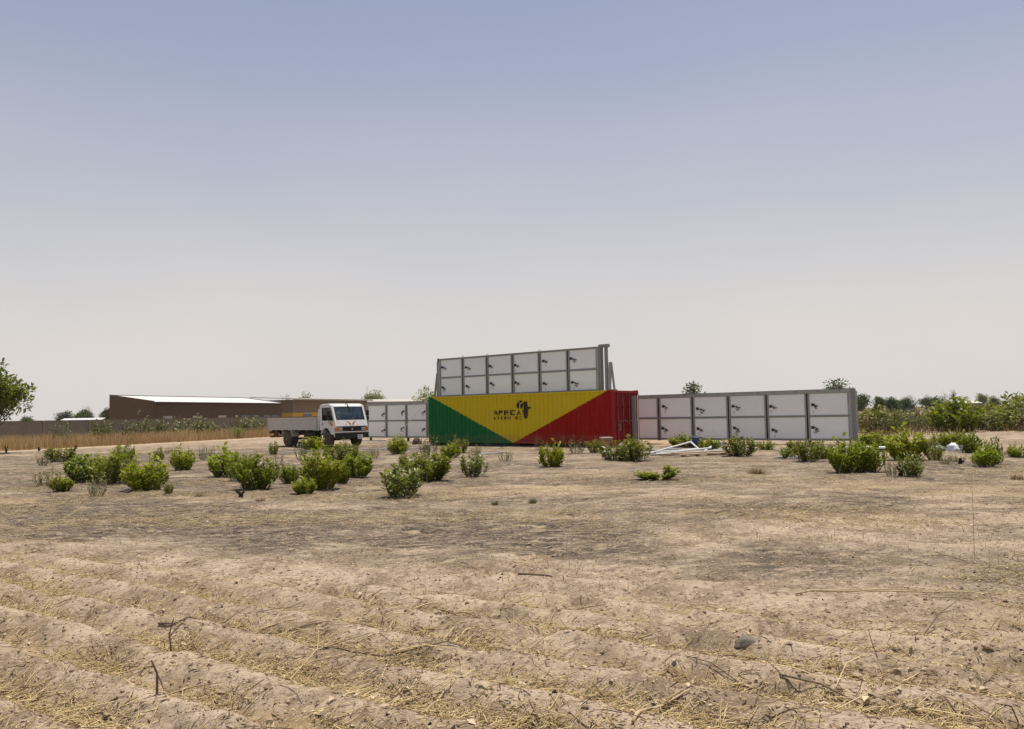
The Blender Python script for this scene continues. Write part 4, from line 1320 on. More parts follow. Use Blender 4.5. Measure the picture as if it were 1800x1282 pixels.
def stem_set(r, nst, spread, hvar, up=1.0):
    """curved stems from the base, unit height 1, radius 0.5"""
    out = []
    for i in range(nst):
        az = r.uniform(0, 2 * math.pi)
        rad = spread * math.sqrt(r.random())
        hh = (1 - 0.32 * (rad / max(spread, 1e-6)) ** 2) * r.uniform(1 - hvar, 1.0) * (1.12 if i % 9 == 0 else 1.0)
        ends = Vector((math.cos(az) * rad * 0.5, math.sin(az) * rad * 0.5, hh))
        b0 = Vector((math.cos(az) * rad * 0.27, math.sin(az) * rad * 0.27, -0.03))
        mid = b0.lerp(ends, 0.5) + Vector((math.cos(az) * 0.07 * rad, math.sin(az) * 0.07 * rad, 0.02)) + Vector((r.uniform(-.04, .04), r.uniform(-.04, .04), 0))
        out.append((b0, mid, ends))
    return out

def shrub_proto(seed, nst, per, L, spread, hvar, lo, m, stems_r=0.008, vfork=False):
    r = random.Random(seed)
    st = stem_set(r, nst, spread, hvar)
    if vfork:
        st = []
        for az, lean, hh in ((0.15, 0.42, 1.0), (3.2, 0.50, 0.66), (3.0, 0.22, 0.55)):
            for k in range(nst // 3):
                e = Vector((math.cos(az) * lean * r.uniform(.35, 1.1), r.uniform(-.25, .25), hh * r.uniform(.35, 1)))
                b0 = Vector((math.cos(az) * 0.05, r.uniform(-.05, .05), -0.03))
                st.append((b0, b0.lerp(e, .5) + Vector((math.cos(az) * .05, 0, 0)), e))
    mb = MB()
    P, D, N, LL, WW, T = [], [], [], [], [], []
    for b0, mid, e in st:
        mb.tube([b0, mid, e], stems_r, 3, stems_r * 0.4, caps=False)
        ti = r.random()
        for k in range(per):
            t = lo + (1 - lo) * (k + r.random()) / per
            p = b0.lerp(mid, t * 2) if t < 0.5 else mid.lerp(e, t * 2 - 1)
            ax = (e - mid).normalized()
            az = r.uniform(0, 2 * math.pi)
            d = Vector((math.cos(az), math.sin(az), r.uniform(-0.10, 0.9))) + ax * 0.7
            p = p + d.normalized() * r.uniform(0, 0.05)
            P.append(p); D.append(d)
            N.append(Vector((r.uniform(-.6, .6), r.uniform(-.6, .6), 1)))
            l = L * r.uniform(0.6, 1.25) * (0.75 + 0.35 * t)
            LL.append(l); WW.append(l * r.uniform(0.45, 0.62))
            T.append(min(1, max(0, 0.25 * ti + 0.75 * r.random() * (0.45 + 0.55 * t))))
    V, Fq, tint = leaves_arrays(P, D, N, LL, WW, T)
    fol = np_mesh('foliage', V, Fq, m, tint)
    stm = mb.mesh('stems', M_stem)
    return fol, stm

PROTO = {
    'b': [shrub_proto(100 + i, 46, 26, 0.130, 1.0, 0.58, 0.04, L_b) for i in range(4)],
    'd': [shrub_proto(120 + i, 46, 25, 0.126, 1.0, 0.56, 0.03, L_d) for i in range(3)],
    'o': [shrub_proto(140 + i, 42, 23, 0.115, 1.0, 0.60, 0.06, L_o) for i in range(4)],
    'g': [shrub_proto(160 + i, 34, 19, 0.135, 1.0, 0.60, 0.05, L_g) for i in range(3)],
    's': [shrub_proto(180 + i, 24, 15, 0.090, 1.0, 0.65, 0.12, L_s) for i in range(4)],
    'q': [shrub_proto(240 + i, 28, 18, 0.105, 1.1, 0.6, 0.25, L_s) for i in range(4)],
    'r': [shrub_proto(200 + i, 16, 14, 0.085, 1.0, 0.5, 0.25, L_r) for i in range(2)],
    'v': [shrub_proto(220, 60, 20, 0.13, 1.0, 0.3, 0.25, L_d, vfork=True)],
}
def put_shrub(x, y, w, h, kind, label, i, name='leafy_shrub', cat='shrub', group='shrubs resprouting on the bare field'):
    fol, stm = PROTO[kind][i % len(PROTO[kind])]
    r = random.Random(1000 + i)
    root = tag(empty(name, (x, y, tz(x, y) - 0.01), 0.0 if kind == 'v' else r.uniform(0, 6.28)), label, cat, group)
    root.scale = (w * 1.26 * r.uniform(.9, 1.15), w * 1.26 * r.uniform(.85, 1.1), h * 1.12 * r.uniform(.92, 1.1))
    link('foliage', fol, root)
    link('stems', stm, root)
    return root
for i, (x, y, w, h, k, lb) in enumerate(SHRUBS):
    put_shrub(x, y, w, h, k, lb, i)

# bushes in front of the compound wall
VERGE = [(-35.8, 54.5, 0.9, 1.5, 's', 'thin bush at the foot of the broad-leaved edge tree'),
 (-31.6, 56.0, 1.5, 1.7, 's', 'open bush with bare stems, first one along the wall from the edge tree'),
 (-31.2, 60.0, 1.4, 1.7, 'q', 'second bush along the wall from the edge tree'),
 (-30.4, 61.5, 1.9, 1.9, 's', 'third bush along the wall, broad and pale'),
 (-30.8, 65.5, 1.6, 1.9, 'q', 'bush before the left end wall of the brown hall'),
 (-31.2, 69.5, 1.8, 2.1, 'q', 'tall bush before the front corner of the brown hall'),
 (-30.0, 70.0, 1.9, 1.9, 's', 'bush just right of the tall one at the hall corner'),
 (-28.2, 71.0, 2.6, 2.1, 'q', 'widest wall bush, before the middle of the brown hall'),
 (-26.6, 71.5, 1.7, 1.7, 's', 'bush right of the widest wall bush'),
 (-24.4, 73.5, 2.2, 2.3, 'q', 'full bush nearest the tail of the truck'),
 (-24.0, 69.5, 0.95, 0.95, 'd', 'small dark bush at the verge edge near the truck tail')]
for i, (x, y, w, h, k, lb) in enumerate(VERGE):
    put_shrub(x, y, w, h, k, lb, 300 + i, 'wall_bush', 'bush', 'bushes along the compound wall')

# ---------------------------------------------------------------- dry grass
M_grass = attr_mat('dry_grass', (0.34, 0.225, 0.10), (0.58, 0.42, 0.21), 0.9, trans=0.4, spec=0.1)
def grass(name, label, pts, hmin, hmax, wid, m, seed):
    r = np.random.default_rng(seed)
    n = len(pts)
    az = r.uniform(0, 2 * math.pi, n)
    lean = r.uniform(0.02, 0.35, n)
    h = r.uniform(hmin, hmax, n)
    z = terrain(pts[:, 0], pts[:, 1], False)
    b0 = np.stack([pts[:, 0], pts[:, 1], z - 0.02], 1)
    s = np.stack([np.cos(az + 1.57), np.sin(az + 1.57), np.zeros(n)], 1) * wid * 0.5
    tip = b0 + np.stack([np.cos(az) * lean * h, np.sin(az) * lean * h, h], 1)
    mid = b0 + np.stack([np.cos(az) * lean * h * 0.3, np.sin(az) * lean * h * 0.3, h * 0.55], 1)
    V = np.stack([b0 - s, b0 + s, mid + s * 0.8, mid - s * 0.8, tip + s * .15, tip - s * .15], 1).reshape(-1, 3)
    i = np.arange(n)[:, None] * 6
    Fq = np.concatenate([i + np.array([[0, 1, 2, 3]]), i + np.array([[3, 2, 4, 5]])], 0)
    me = np_mesh(name, V, Fq, m, np.repeat(r.random(n), 6))
    return tag(link(name, me), label, 'grass', kind='stuff')
gr = np.random.default_rng(55)
n = 26000
s_, d_ = gr.uniform(-14, 36, n), 1.2 + 10.5 * gr.random(n) ** 1.3
vdx, vdy = 9.0 / vl, 22.6 / vl
px_, py_ = -30.6 + vdx * s_ - vdy * d_ * 0.93, 47.7 + vdy * s_ + vdx * d_ * 0.93
keep = fbm(px_ * .5, py_ * .5, 61, 2) + 0.25 * gr.random(n) > 0.42
grass('dry_grass', 'tall dry golden grass between the dirt track and the compound wall', np.stack([px_, py_], 1)[keep], 0.25, 1.0, 0.03, M_grass, 1)
n = 9000
px_, py_ = gr.uniform(17, 52, n), gr.uniform(44, 72, n)
keep = (fbm(px_ * .3, py_ * .3, 62, 2) > 0.40) & (py_ > 47 - 0.02 * px_)
M_grass2 = attr_mat('brown_grass', (0.18, 0.11, 0.06), (0.38, 0.26, 0.14), 0.9, trans=0.2, spec=0.1)
grass('brown_grass', 'brown withered grass among the thicket beyond the solar rack', np.stack([px_, py_], 1)[keep], 0.15, 0.6, 0.035, M_grass2, 2)
# sparse low stubble on the open field
n = 5200
px_ = gr.uniform(-1, 1, n); py_ = 7.5 + 30 * gr.random(n) ** 1.2
px_ = px_ * (py_ * 0.72 + 2)
keep = fbm(px_ * .35 + 3, py_ * .35, 66, 3) > 0.52
grass('field_stubble', 'short dry stubble scattered over the open field', np.stack([px_, py_], 1)[keep], 0.03, 0.10, 0.008, M_grass, 3)

# ---------------------------------------------------------------- thicket on the right: one tangled mass, plus the bushes that stand out
L_th = attr_mat('thicket_leaf', (0.105, 0.085, 0.035), (0.19, 0.215, 0.05), 0.6, trans=0.3, spec=0.3)
def thicket():
    r = random.Random(77)
    P, D, N, LL, WW, T = [], [], [], [], [], []
    mb = MB()
    for c in range(150):
        y = r.uniform(50, 82)
        x = y * r.uniform(0.435, 0.70)
        if x < 21: continue
        h = r.uniform(1.1, 1.9) + (0.35 if x / y > 0.56 else 0)
        w = r.uniform(1.4, 2.6)
        green = r.random()
        z0 = tz(x, y)
        for b0, mid, e in stem_set(r, 17, 1.0, 0.5):
            f = lambda v: Vector((x + v.x * w, y + v.y * w, z0 + v.z * h))
            B, Mi, E = f(b0), f(mid), f(e)
            mb.tube([B, Mi, E], 0.016, 3, 0.006, caps=False)
            for k in range(15):
                t = 0.12 + 0.88 * r.random()
                p = B.lerp(Mi, t * 2) if t < .5 else Mi.lerp(E, t * 2 - 1)
                d = Vector((r.uniform(-1, 1), r.uniform(-1, 1), r.uniform(-.2, .7)))
                P.append(p); D.append(d); N.append(Vector((r.uniform(-.7, .7), r.uniform(-.7, .7), 1)))
                l = r.uniform(.10, .20)
                LL.append(l); WW.append(l * .55)
                T.append(min(1, max(0, 0.5 * green + 0.5 * r.random())))
    V, Fq, tint = leaves_arrays(P, D, N, LL, WW, T)
    root = tag(empty('scrub_thicket', (0, 0, 0)), 'tangled brown and olive scrub thicket beyond the right solar rack', 'thicket', kind='stuff')
    link('foliage', np_mesh('foliage', V, Fq, L_th, tint), root)
    mb.build('stems', M_stem, root)
thicket()
THB = [(28.2, 51.0, 2.5, 1.95, 'd', 'big green bush in the middle of the thicket with dark shade below'),
 (32.6, 53.0, 3.4, 1.55, 'o', 'light green spreading bush right of the big green thicket bush'),
 (37.4, 60.0, 3.0, 2.45, 'o', 'tallest green bush of the thicket, rising above the far trees'),
 (31.6, 49.0, 1.9, 1.1, 'r', 'brown leafless bush at the front edge of the thicket'),
 (35.2, 52.5, 2.6, 1.5, 'o', 'olive bush at the front of the thicket near the right edge'),
 (24.2, 53.5, 2.6, 1.55, 'o', 'olive bush of the thicket closest to the solar rack end'),
 (40.2, 61.0, 3.0, 2.1, 'o', 'olive bush at the right edge behind the tallest thicket bush'),
 (22.3, 50.5, 1.8, 1.2, 'r', 'brown twiggy bush directly beyond the outer rack post')]
for i, (x, y, w, h, k, lb) in enumerate(THB):
    put_shrub(x, y, w, h, k, lb, 400 + i, 'thicket_bush', 'bush', 'bushes standing out of the thicket')

# ---------------------------------------------------------------- trees
T_green = attr_mat('tree_leaf', (0.035, 0.060, 0.012), (0.115, 0.145, 0.026), 0.5, trans=0.25, spec=0.3, obj_var=0.15)
T_grey = attr_mat('dry_tree_leaf', (0.085, 0.070, 0.050), (0.16, 0.14, 0.095), 0.8, trans=0.15, spec=0.2, obj_var=0.12)
T_broad = attr_mat('broad_leaf', (0.085, 0.120, 0.010), (0.27, 0.30, 0.035), 0.4, trans=0.4, spec=0.45)
def tree(name, label, x, y, h, w, mleaf, seed, nclump=26, per=40, leaf=0.35, trunk=0.25, dome=0.75, group='trees along the horizon', z0=None, crad=0.16, flat=1.0):
    r = random.Random(seed)
    z0 = (-0.3 if y > 120 else tz(x, y) - 0.05) if z0 is None else z0
    root = tag(empty(name, (x, y, z0)), label, 'tree', group)
    th = h * trunk
    mb = MB()
    fork = Vector((r.uniform(-.03, .03) * h, r.uniform(-.03, .03) * h, th))
    rt = 0.028 * h
    mb.tube([(0, 0, 0), fork * 0.55 + Vector((r.uniform(-.02, .02) * h, 0, 0)), fork], rt, 7, rt * 0.7)
    P, D, N, LL, WW, T = [], [], [], [], [], []
    ch = h - th
    lobes = []
    for k in range(r.randint(4, 6)):
        q = Vector((r.uniform(-1, 1), r.uniform(-1, 1), r.uniform(-.7, .8)))
        q = q / max(1.0, q.length) * 0.55
        lobes.append((q, r.uniform(0.30, 0.48)))
    lobes.append((Vector((0, 0, 0.45)), 0.45))
    for c in range(nclump):
        lb_ = lobes[c % len(lobes)]
        dv = lb_[0] + Vector((r.gauss(0, 1), r.gauss(0, 1), r.gauss(0, 1))).normalized() * (r.random() ** 0.45) * lb_[1]
        cc = Vector((dv.x * w / 2, dv.y * w / 2, th * 0.75 + (h - th * 0.75) * (0.5 + 0.5 * dv.z)))
        mid = fork.lerp(cc, 0.5) + Vector((0, 0, -0.04 * h))
        mb.tube([fork, mid, cc], rt * 0.32, 4, rt * 0.08, caps=False)
        cr = crad * min(w, h) * r.uniform(0.7, 1.35)
        ct = r.random()
        for k in range(per):
            d = Vector((r.gauss(0, 1), r.gauss(0, 1), r.gauss(0, 0.8) * flat)).normalized()
            p = cc + d * cr * (r.random() ** 0.4)
            P.append(p); D.append(d + Vector((r.uniform(-.8, .8), r.uniform(-.8, .8), r.uniform(-.4, .6))))
            N.append(Vector((r.uniform(-.8, .8), r.uniform(-.8, .8), 1)))
            l = leaf * r.uniform(.6, 1.3)
            LL.append(l); WW.append(l * r.uniform(.45, .65))
            T.append(min(1, max(0, .4 * ct + .6 * r.random())))
    V, Fq, tint = leaves_arrays(P, D, N, LL, WW, T)
    link('crown', np_mesh('crown', V, Fq, mleaf, tint), root)
    mb.build('trunk', M_bark, root, True)
    return root

# edge tree: leafy sprays with sky between them
tree('broad_leaved_tree', 'broad-leaved green tree cut by the left edge before the wall', -30.4, 45.5, 5.5, 6.3, T_broad, 8, 64, 120, 0.22, 0.18, 0.85, 'near trees', crad=0.080)
tree('broad_leaved_tree', 'round-leaved tree behind the upper left corner of the container', -6.6, 63.0, 3.85, 5.6, T_broad, 12, 80, 70, 0.17, 0.25, 0.8, 'near trees', crad=0.14)
FAR = [  # px-derived world x, y, height, width, leaf, label
 (25.1, 110, 5.45, 4.8, 0, 'dome-shaped tree peeking over the second bay of the right solar rack'),
 (48.7, 120, 5.65, 6.2, 0, 'rounded tree showing above the outer end of the right solar rack'),
 (-26.0, 150, 6.6, 6.4, 2, 'feathery olive tree behind the antenna mast'),
 (-41.2, 160, 7.0, 5.0, 2, 'windswept olive tree above the classroom roof'),
 (-57.2, 200, 7.9, 7.5, 1, 'grey leafless tree above the right end of the brown hall'),
 (-131.0, 215, 3.6, 6.5, 0, 'low flat tree nearest the edge tree on the horizon'),
 (-124.6, 222, 5.4, 4.8, 0, 'dark round tree on the horizon left of the low white shed'),
 (-121.5, 226, 6.0, 5.2, 1, 'hazy grey tree behind the dark round one at left'),
 (-130.0, 240, 5.2, 4.2, 2, 'small olive tree behind the low white shed'),
 (-137.5, 258, 7.4, 6.0, 1, 'bare pale tree rising behind the low white shed'),
 (-107.2, 200, 4.8, 4.8, 0, 'green tree right of the bare pale tree'),
 (-103.0, 202, 5.4, 3.8, 0, 'green tree touching the brown hall at left'),
 (83.4, 190, 5.2, 5.2, 0, 'large round tree just right of the outer rack post'),
 (88.4, 192, 4.6, 4.0, 0, 'second round tree from the outer rack post'),
 (91.6, 193, 4.4, 4.2, 0, 'third round tree from the outer rack post'),
 (96.0, 196, 4.0, 4.4, 0, 'fourth, lower green tree from the outer rack post'),
 (127.0, 255, 5.4, 7.0, 1, 'wide grey tree right of the row of round green trees'),
 (129.5, 250, 5.0, 5.0, 0, 'green tree before the wide grey one'),
 (136.5, 258, 4.9, 6.0, 0, 'broad green tree behind the pinkish mud house'),
 (144.0, 266, 5.9, 4.8, 1, 'grey-green tree right of the pinkish mud house'),
 (171.0, 305, 5.6, 7.5, 1, 'brownish hazy tree left of the white-roofed hut'),
 (176.8, 300, 6.6, 5.4, 2, 'dense tree standing behind the white-roofed hut'),
 (184.0, 305, 5.4, 6.0, 0, 'green tree left of the tallest thicket bush'),
 (190.0, 300, 5.7, 5.6, 1, 'greyish tree near the right edge of the horizon'),
 (194.5, 298, 6.2, 5.0, 0, 'dark tree cut by the right edge on the horizon'),
 (113.5, 240, 3.9, 5.4, 1, 'low grey tree beyond the dark brown hut')]
for i, (x, y, h, w, lf, lb) in enumerate(FAR):
    m = (T_green, T_grey, L_o)[lf]
    tree('horizon_tree', lb, x, y, h, w, m, 500 + i, 50 if lf != 1 else 40, 64 if lf != 1 else 30, 0.36 if lf != 1 else 0.32, 0.18, 0.8, crad=0.17)
# lone slim tree with a tuft on top
tree('slim_tuft_tree', 'slim lone tree with a small tuft on top above the mud house', 165.7, 300, 7.8, 2.0, T_grey, 700, 8, 30, 0.4, 0.72, 0.9, crad=0.3)
# low belt of bush that closes the horizon
r = random.Random(9)
P, D, N, LL, WW, T = [], [], [], [], [], []
for k in range(9000):
    y = r.uniform(230, 420)
    x = y * r.uniform(-0.75, 0.75)
    hh = 2.6 * float(fbm(np.array([x * .06]), np.array([y * .03]), 99, 2)[0]) * r.random() ** 0.7
    P.append((x, y, -0.3 + hh)); D.append((r.uniform(-1, 1), r.uniform(-1, 1), r.uniform(-.2, .8))); N.append((r.uniform(-.6, .6), r.uniform(-.6, .6), 1))
    l = r.uniform(.7, 1.3); LL.append(l); WW.append(l * .6); T.append(r.random())
V, Fq, tint = leaves_arrays(P, D, N, LL, WW, T)
tag(link('far_scrub', np_mesh('far_scrub', V, Fq, L_th, tint)), 'far-off belt of low scrub along the horizon', 'scrub', kind='stuff')
# ---------------------------------------------------------------- building materials and junk around the container
def tube_thing(name, label, p, q, r, m, cat='tube', group='metal tubes on the ground', sides=8):
    a, b_ = Vector(p), Vector(q)
    return tag(MB().tube([a, b_], r, sides).build(name, m), label, cat, group)
def gz(x, y, d=0.0): return (x, y, tz(x, y) + d)
TUB = [((5.3, 31.2, .07), (7.3, 32.8, .42), 'long white tube propped up, raised end of the tube pile'),
 ((5.0, 31.6, .05), (7.6, 33.0, .10), 'flat white tube at the back of the tube pile'),
 ((5.5, 30.9, .05), (7.9, 32.0, .20), 'second slanting white tube of the pile, below the propped one'),
 ((7.25, 32.6, .40), (7.45, 31.7, .07), 'short white strut hanging from the raised end of the pile'),
 ((7.45, 31.6, .05), (7.95, 32.2, .26), 'short white strut leaning right of the hanging one'),
 ((5.1, 32.3, .12), (6.9, 32.9, .14), 'grey tube lying behind the propped white tube'),
 ((4.75, 32.0, .04), (6.6, 31.6, .06), 'low grey bar at the left end of the tube pile'),
 ((5.6, 33.2, .05), (8.1, 33.6, .08), 'long bar lying furthest back in the tube pile'),
 ((6.4, 31.4, .04), (8.6, 31.9, .12), 'bar lying across the middle of the tube pile'),
 ((7.9, 32.9, .05), (9.3, 32.6, .10), 'bar pointing right at the back of the tube pile'),
 ((5.2, 30.4, .04), (7.0, 30.9, .06), 'bar on the soil just behind the plank stack'),
 ((8.55, 31.2, .05), (9.1, 32.0, .22), 'stubby white tube at the right tip of the plank stack')]
for p, q, lb in TUB:
    p = gz(p[0], p[1], p[2]); q = gz(q[0], q[1], q[2])
    tube_thing('steel_tube', lb, p, q, 0.034, M_alu if 'bar' in lb or 'grey' in lb else M_white_tube)
M_plank = mat('bare_plank', (0.50, 0.39, 0.26), 0.85, 0, 0.15, 5, 0.2, 30)
PLK = [((5.9, 29.6), (8.3, 30.9), .13, 'upper pale plank of the low stack below the tube pile'), ((6.1, 29.4), (8.4, 30.6), .08, 'front pale plank of the low stack below the tube pile'), ((5.5, 30.1), (7.9, 31.2), .06, 'rear brown plank of the low stack below the tube pile')]
for (ax, ay), (bx, by), d, lb in PLK:
    o = MB().bar(gz(ax, ay, d), gz(bx, by, d), 0.24, 0.045).build('plank_board', M_plank if 'pale' in lb else M_wood)
    tag(o, lb, 'plank', 'planks by the container')
for k, t in enumerate((0.1, 0.35, 0.6, 0.85)):
    x, y = 6.05 + 2.3 * t, 29.45 + 1.25 * t
    o = MB().box(-0.04, 0.04, -0.25, 0.35, -0.03, 0.075).build('wood_bearer', M_wood, loc=gz(x, y))
    tag(o, '%s short wooden bearer under the pale plank stack, counted from the left' % ('first', 'second', 'third', 'fourth')[k], 'bearer', 'bearers under the planks')
STR = [((8.4, 33.2), (9.9, 33.4), 'white strip behind the full shrub by the tube pile'), ((8.9, 27.3), (10.6, 27.9), 'white strip lying by the pale shrub under the right rack'),
 ((9.2, 26.9), (10.9, 27.3), 'second white strip lying just in front of the first, under the right rack'), ((-11.4, 38.4), (-9.9, 40.3), 'grey-white bar lying below the truck bed'),
 ((-12.0, 56.4), (-8.7, 54.6), 'long pale strip on the ground before the left solar rack'), ((-7.6, 40.6), (-5.2, 41.6), 'pale pipe behind the neat round shrub'),
 ((-6.2, 40.2), (-4.6, 40.9), 'short pale pipe in front of the longer pale pipe'), ((-9.2, 50.4), (-6.0, 50.0), 'white strip on the ground near the foot of the rope'),
 ((-1.6, 33.2), (-0.35, 34.6), 'thin pale pipe lying in front of the yellow paint'), ((-2.0, 33.9), (-0.6, 34.4), 'second thin pale pipe crossing the first before the yellow paint')]
for (ax, ay), (bx, by), lb in STR:
    o = MB().bar(gz(ax, ay, .03), gz(bx, by, .04), 0.09, 0.05).build('white_strip', M_white_tube)
    tag(o, lb, 'strip', 'pale strips and pipes on the ground')
# wooden stool-like crate
stool = tag(empty('wooden_stool', gz(4.22, 36.4), 0.25), 'weathered wooden box stool in front of the red doors', 'stool')
MB().box(-0.25, 0.25, -0.2, 0.2, 0.50, 0.545).build('top', M_bedtop, stool)
MB().box(-0.23, 0.23, -0.18, 0.18, 0.40, 0.45).build('shelf', M_wood, stool)
MB().box(-0.23, 0.23, -0.18, 0.18, 0.30, 0.345).build('shelf', M_wood, stool)
MB().box(-0.20, 0.06, -0.16, 0.16, -0.02, 0.298).build('body', M_wood, stool)
for x0, x1 in ((0.17, 0.30), (-0.22, -0.24)):
    for y in (-0.17, 0.17):
        MB().bar((x0, y, 0.50), (x1, y, -0.03), 0.05, 0.04).build('leg', M_wood, stool)
# blue drum, water can and bits
M_blue = mat('blue_plastic', (0.012, 0.028, 0.10), 0.5, 0, 0.12, 6)
M_lblue = mat('pale_blue_plastic', (0.10, 0.17, 0.28), 0.5, 0, 0.12, 6)
drum = tag(empty('plastic_drum', gz(8.42, 36.8)), 'dark blue plastic drum under the right solar rack', 'drum')
MB().lathe([(0.0, 0), (0.24, 0), (0.27, 0.05), (0.27, 0.22), (0.285, 0.24), (0.27, 0.26), (0.27, 0.44), (0.24, 0.5), (0.0, 0.5)], 20, Matrix.Rotation(math.pi / 2, 4, 'X')).build('body', M_blue, drum, True)
MB().lathe([(0.0, 0.5), (0.06, 0.5), (0.06, 0.54), (0.0, 0.54)], 10, Matrix.Rotation(math.pi / 2, 4, 'X')).build('cap', M_black, drum)
M_tarp2b = mat('grey_plastic', (0.30, 0.31, 0.32), 0.5, 0, 0.1, 5)
def jerrycan(label, x, y, m):
    r_ = tag(empty('jerrycan', gz(x, y), 0.4), label, 'jerrycan')
    MB().cbox(-0.15, 0.15, -0.09, 0.09, -0.01, 0.24, 0.04).build('body', m, r_)
    MB().tube([(-0.1, 0, 0.235), (-0.08, 0, 0.30), (0.06, 0, 0.30), (0.08, 0, 0.235)], 0.02, 6).build('handle', m, r_)
jerrycan('pale blue jerrycan behind the shrub right of the blue drum', 9.35, 36.6, M_lblue)
jerrycan('bluish jerrycan on the ground beneath the truck bed', -13.2, 49.6, M_lblue)
jerrycan('white-grey jerrycan beside the wooden stool', 4.9, 36.3, M_tarp2b)
def lump(name, label, x, y, w, d, h, m, seed, cat, group=None, rz=0.0, n=14, rough=0.22):
    """irregular boulder-like body"""
    r = random.Random(seed)
    vs, fs = [], []
    rings = 6
    for i in range(rings + 1):
        ph = math.pi / 2 * i / rings
        for k in range(n):
            a = 2 * math.pi * k / n
            s = 1 + rough * (r.random() - 0.5) * (1.6 if i < rings else 0)
            vs.append((math.cos(a) * math.cos(ph) * w / 2 * s, math.sin(a) * math.cos(ph) * d / 2 * s, -0.04 + (h + 0.04) * math.sin(ph) * (1 + rough * 0.5 * (r.random() - 0.5))))
    for i in range(rings):
        for k in range(n):
            j = (k + 1) % n
            fs.append((i * n + k, i * n + j, (i + 1) * n + j, (i + 1) * n + k))
    o = MB().add(vs, fs).build(name, m, smooth=True, loc=gz(x, y))
    o.rotation_euler = (0, 0, rz)
    return tag(o, label, cat, group)
M_rock = mat('dark_boulder', (0.085, 0.065, 0.05), 0.95, 0, 0.25, 6, 0.6, 14)
M_sand = mat('sand_heap', (0.40, 0.29, 0.18), 0.95, 0, 0.12, 3, 0.5, 20)
M_tarp = mat('white_tarpaulin', (0.66, 0.67, 0.68), 0.55, 0, 0.06, 4)
M_tarp2 = mat('grey_tarpaulin', (0.16, 0.17, 0.19), 0.6, 0, 0.15, 4)
lump('boulder', 'dark round boulder at the lower left of the green container end', -5.75, 47.6, 0.62, 0.5, 0.42, M_rock, 4, 'boulder')
lump('sand_heap', 'small pale sand heap under the first bay of the right rack', 7.35, 40.6, 1.5, 1.1, 0.22, M_sand, 5, 'sand heap')
lump('tarpaulin', 'white crumpled tarpaulin on top of the heap among the shrubs', 16.6, 30.2, 0.55, 0.5, 0.30, M_tarp, 6, 'tarpaulin', 'tarpaulin heap', n=11, rough=0.4)
lump('tarpaulin', 'grey tarpaulin lump left of the white crumpled one', 16.15, 30.4, 0.6, 0.5, 0.22, M_tarp2, 7, 'tarpaulin', 'tarpaulin heap', n=11, rough=0.4)
lump('tarpaulin', 'blue-grey tarpaulin lump right of the white crumpled one', 17.05, 30.2, 0.6, 0.5, 0.24, M_tarp2, 8, 'tarpaulin', 'tarpaulin heap', n=11, rough=0.4)
sh = tag(empty('sheet_stack', gz(14.4, 31.0), -0.3), 'flat white sheets lying low between the shrubs right of the rack', 'sheets')
MB().box(-0.65, 0.65, -0.4, 0.4, 0.02, 0.07).build('sheet', M_tarp2, sh)
MB().box(-0.62, 0.62, -0.42, 0.38, 0.13, 0.17).build('sheet', M_tarp, sh)
MB().box(-0.6, -0.5, -0.35, 0.35, 0.07, 0.13).box(0.5, 0.6, -0.35, 0.35, 0.07, 0.13).build('spacer', M_wood, sh)
# charred stumps
def stump(label, x, y, h, seed, fork=True):
    r = random.Random(seed)
    mb = MB()
    mb.tube([(0, 0, -0.05), (0.01, 0, h * 0.45), (r.uniform(-.03, .03), 0, h * (0.6 if fork else 1.0))], 0.055, 7, 0.04)
    if fork:
        mb.tube([(0.0, 0, h * 0.5), (-0.06, 0, h * 0.75), (-0.08, 0.0, h)], 0.035, 6, 0.022)
        mb.tube([(0.0, 0, h * 0.5), (0.06, 0.02, h * 0.7), (0.07, 0.0, h * 0.92)], 0.032, 6, 0.02)
    else:
        for k in range(3):
            a = r.uniform(0, 6.28)
            mb.tube([(0.0, 0, 0.02), (math.cos(a) * 0.12, math.sin(a) * 0.12, h * 0.5)], 0.03, 6, 0.018)
    o = mb.build('charred_stump', M_char, loc=gz(x, y))
    tag(o, label, 'stump', 'burnt stumps')
stump('fork-shaped black stump between two shrubs right of the rack', 9.37, 19.46, 0.24, 1)
stump('low black stump under the leafy resprout', 12.85, 23.1, 0.16, 2, False)
stump('low charred stump at the verge by the left edge', -29.0, 45.7, 0.42, 3)
stump('charred stub at the verge, second from the left edge', -28.5, 48.0, 0.25, 4, False)
stump('charred stub at the verge, third from the left edge', -27.6, 50.4, 0.25, 5, False)
stump('small black stub standing right of the large dark-footed shrub', -5.9, 17.3, 0.17, 6)
stump('black stub on pale soil far right beside the thicket', 21.8, 37.6, 0.22, 7, False)
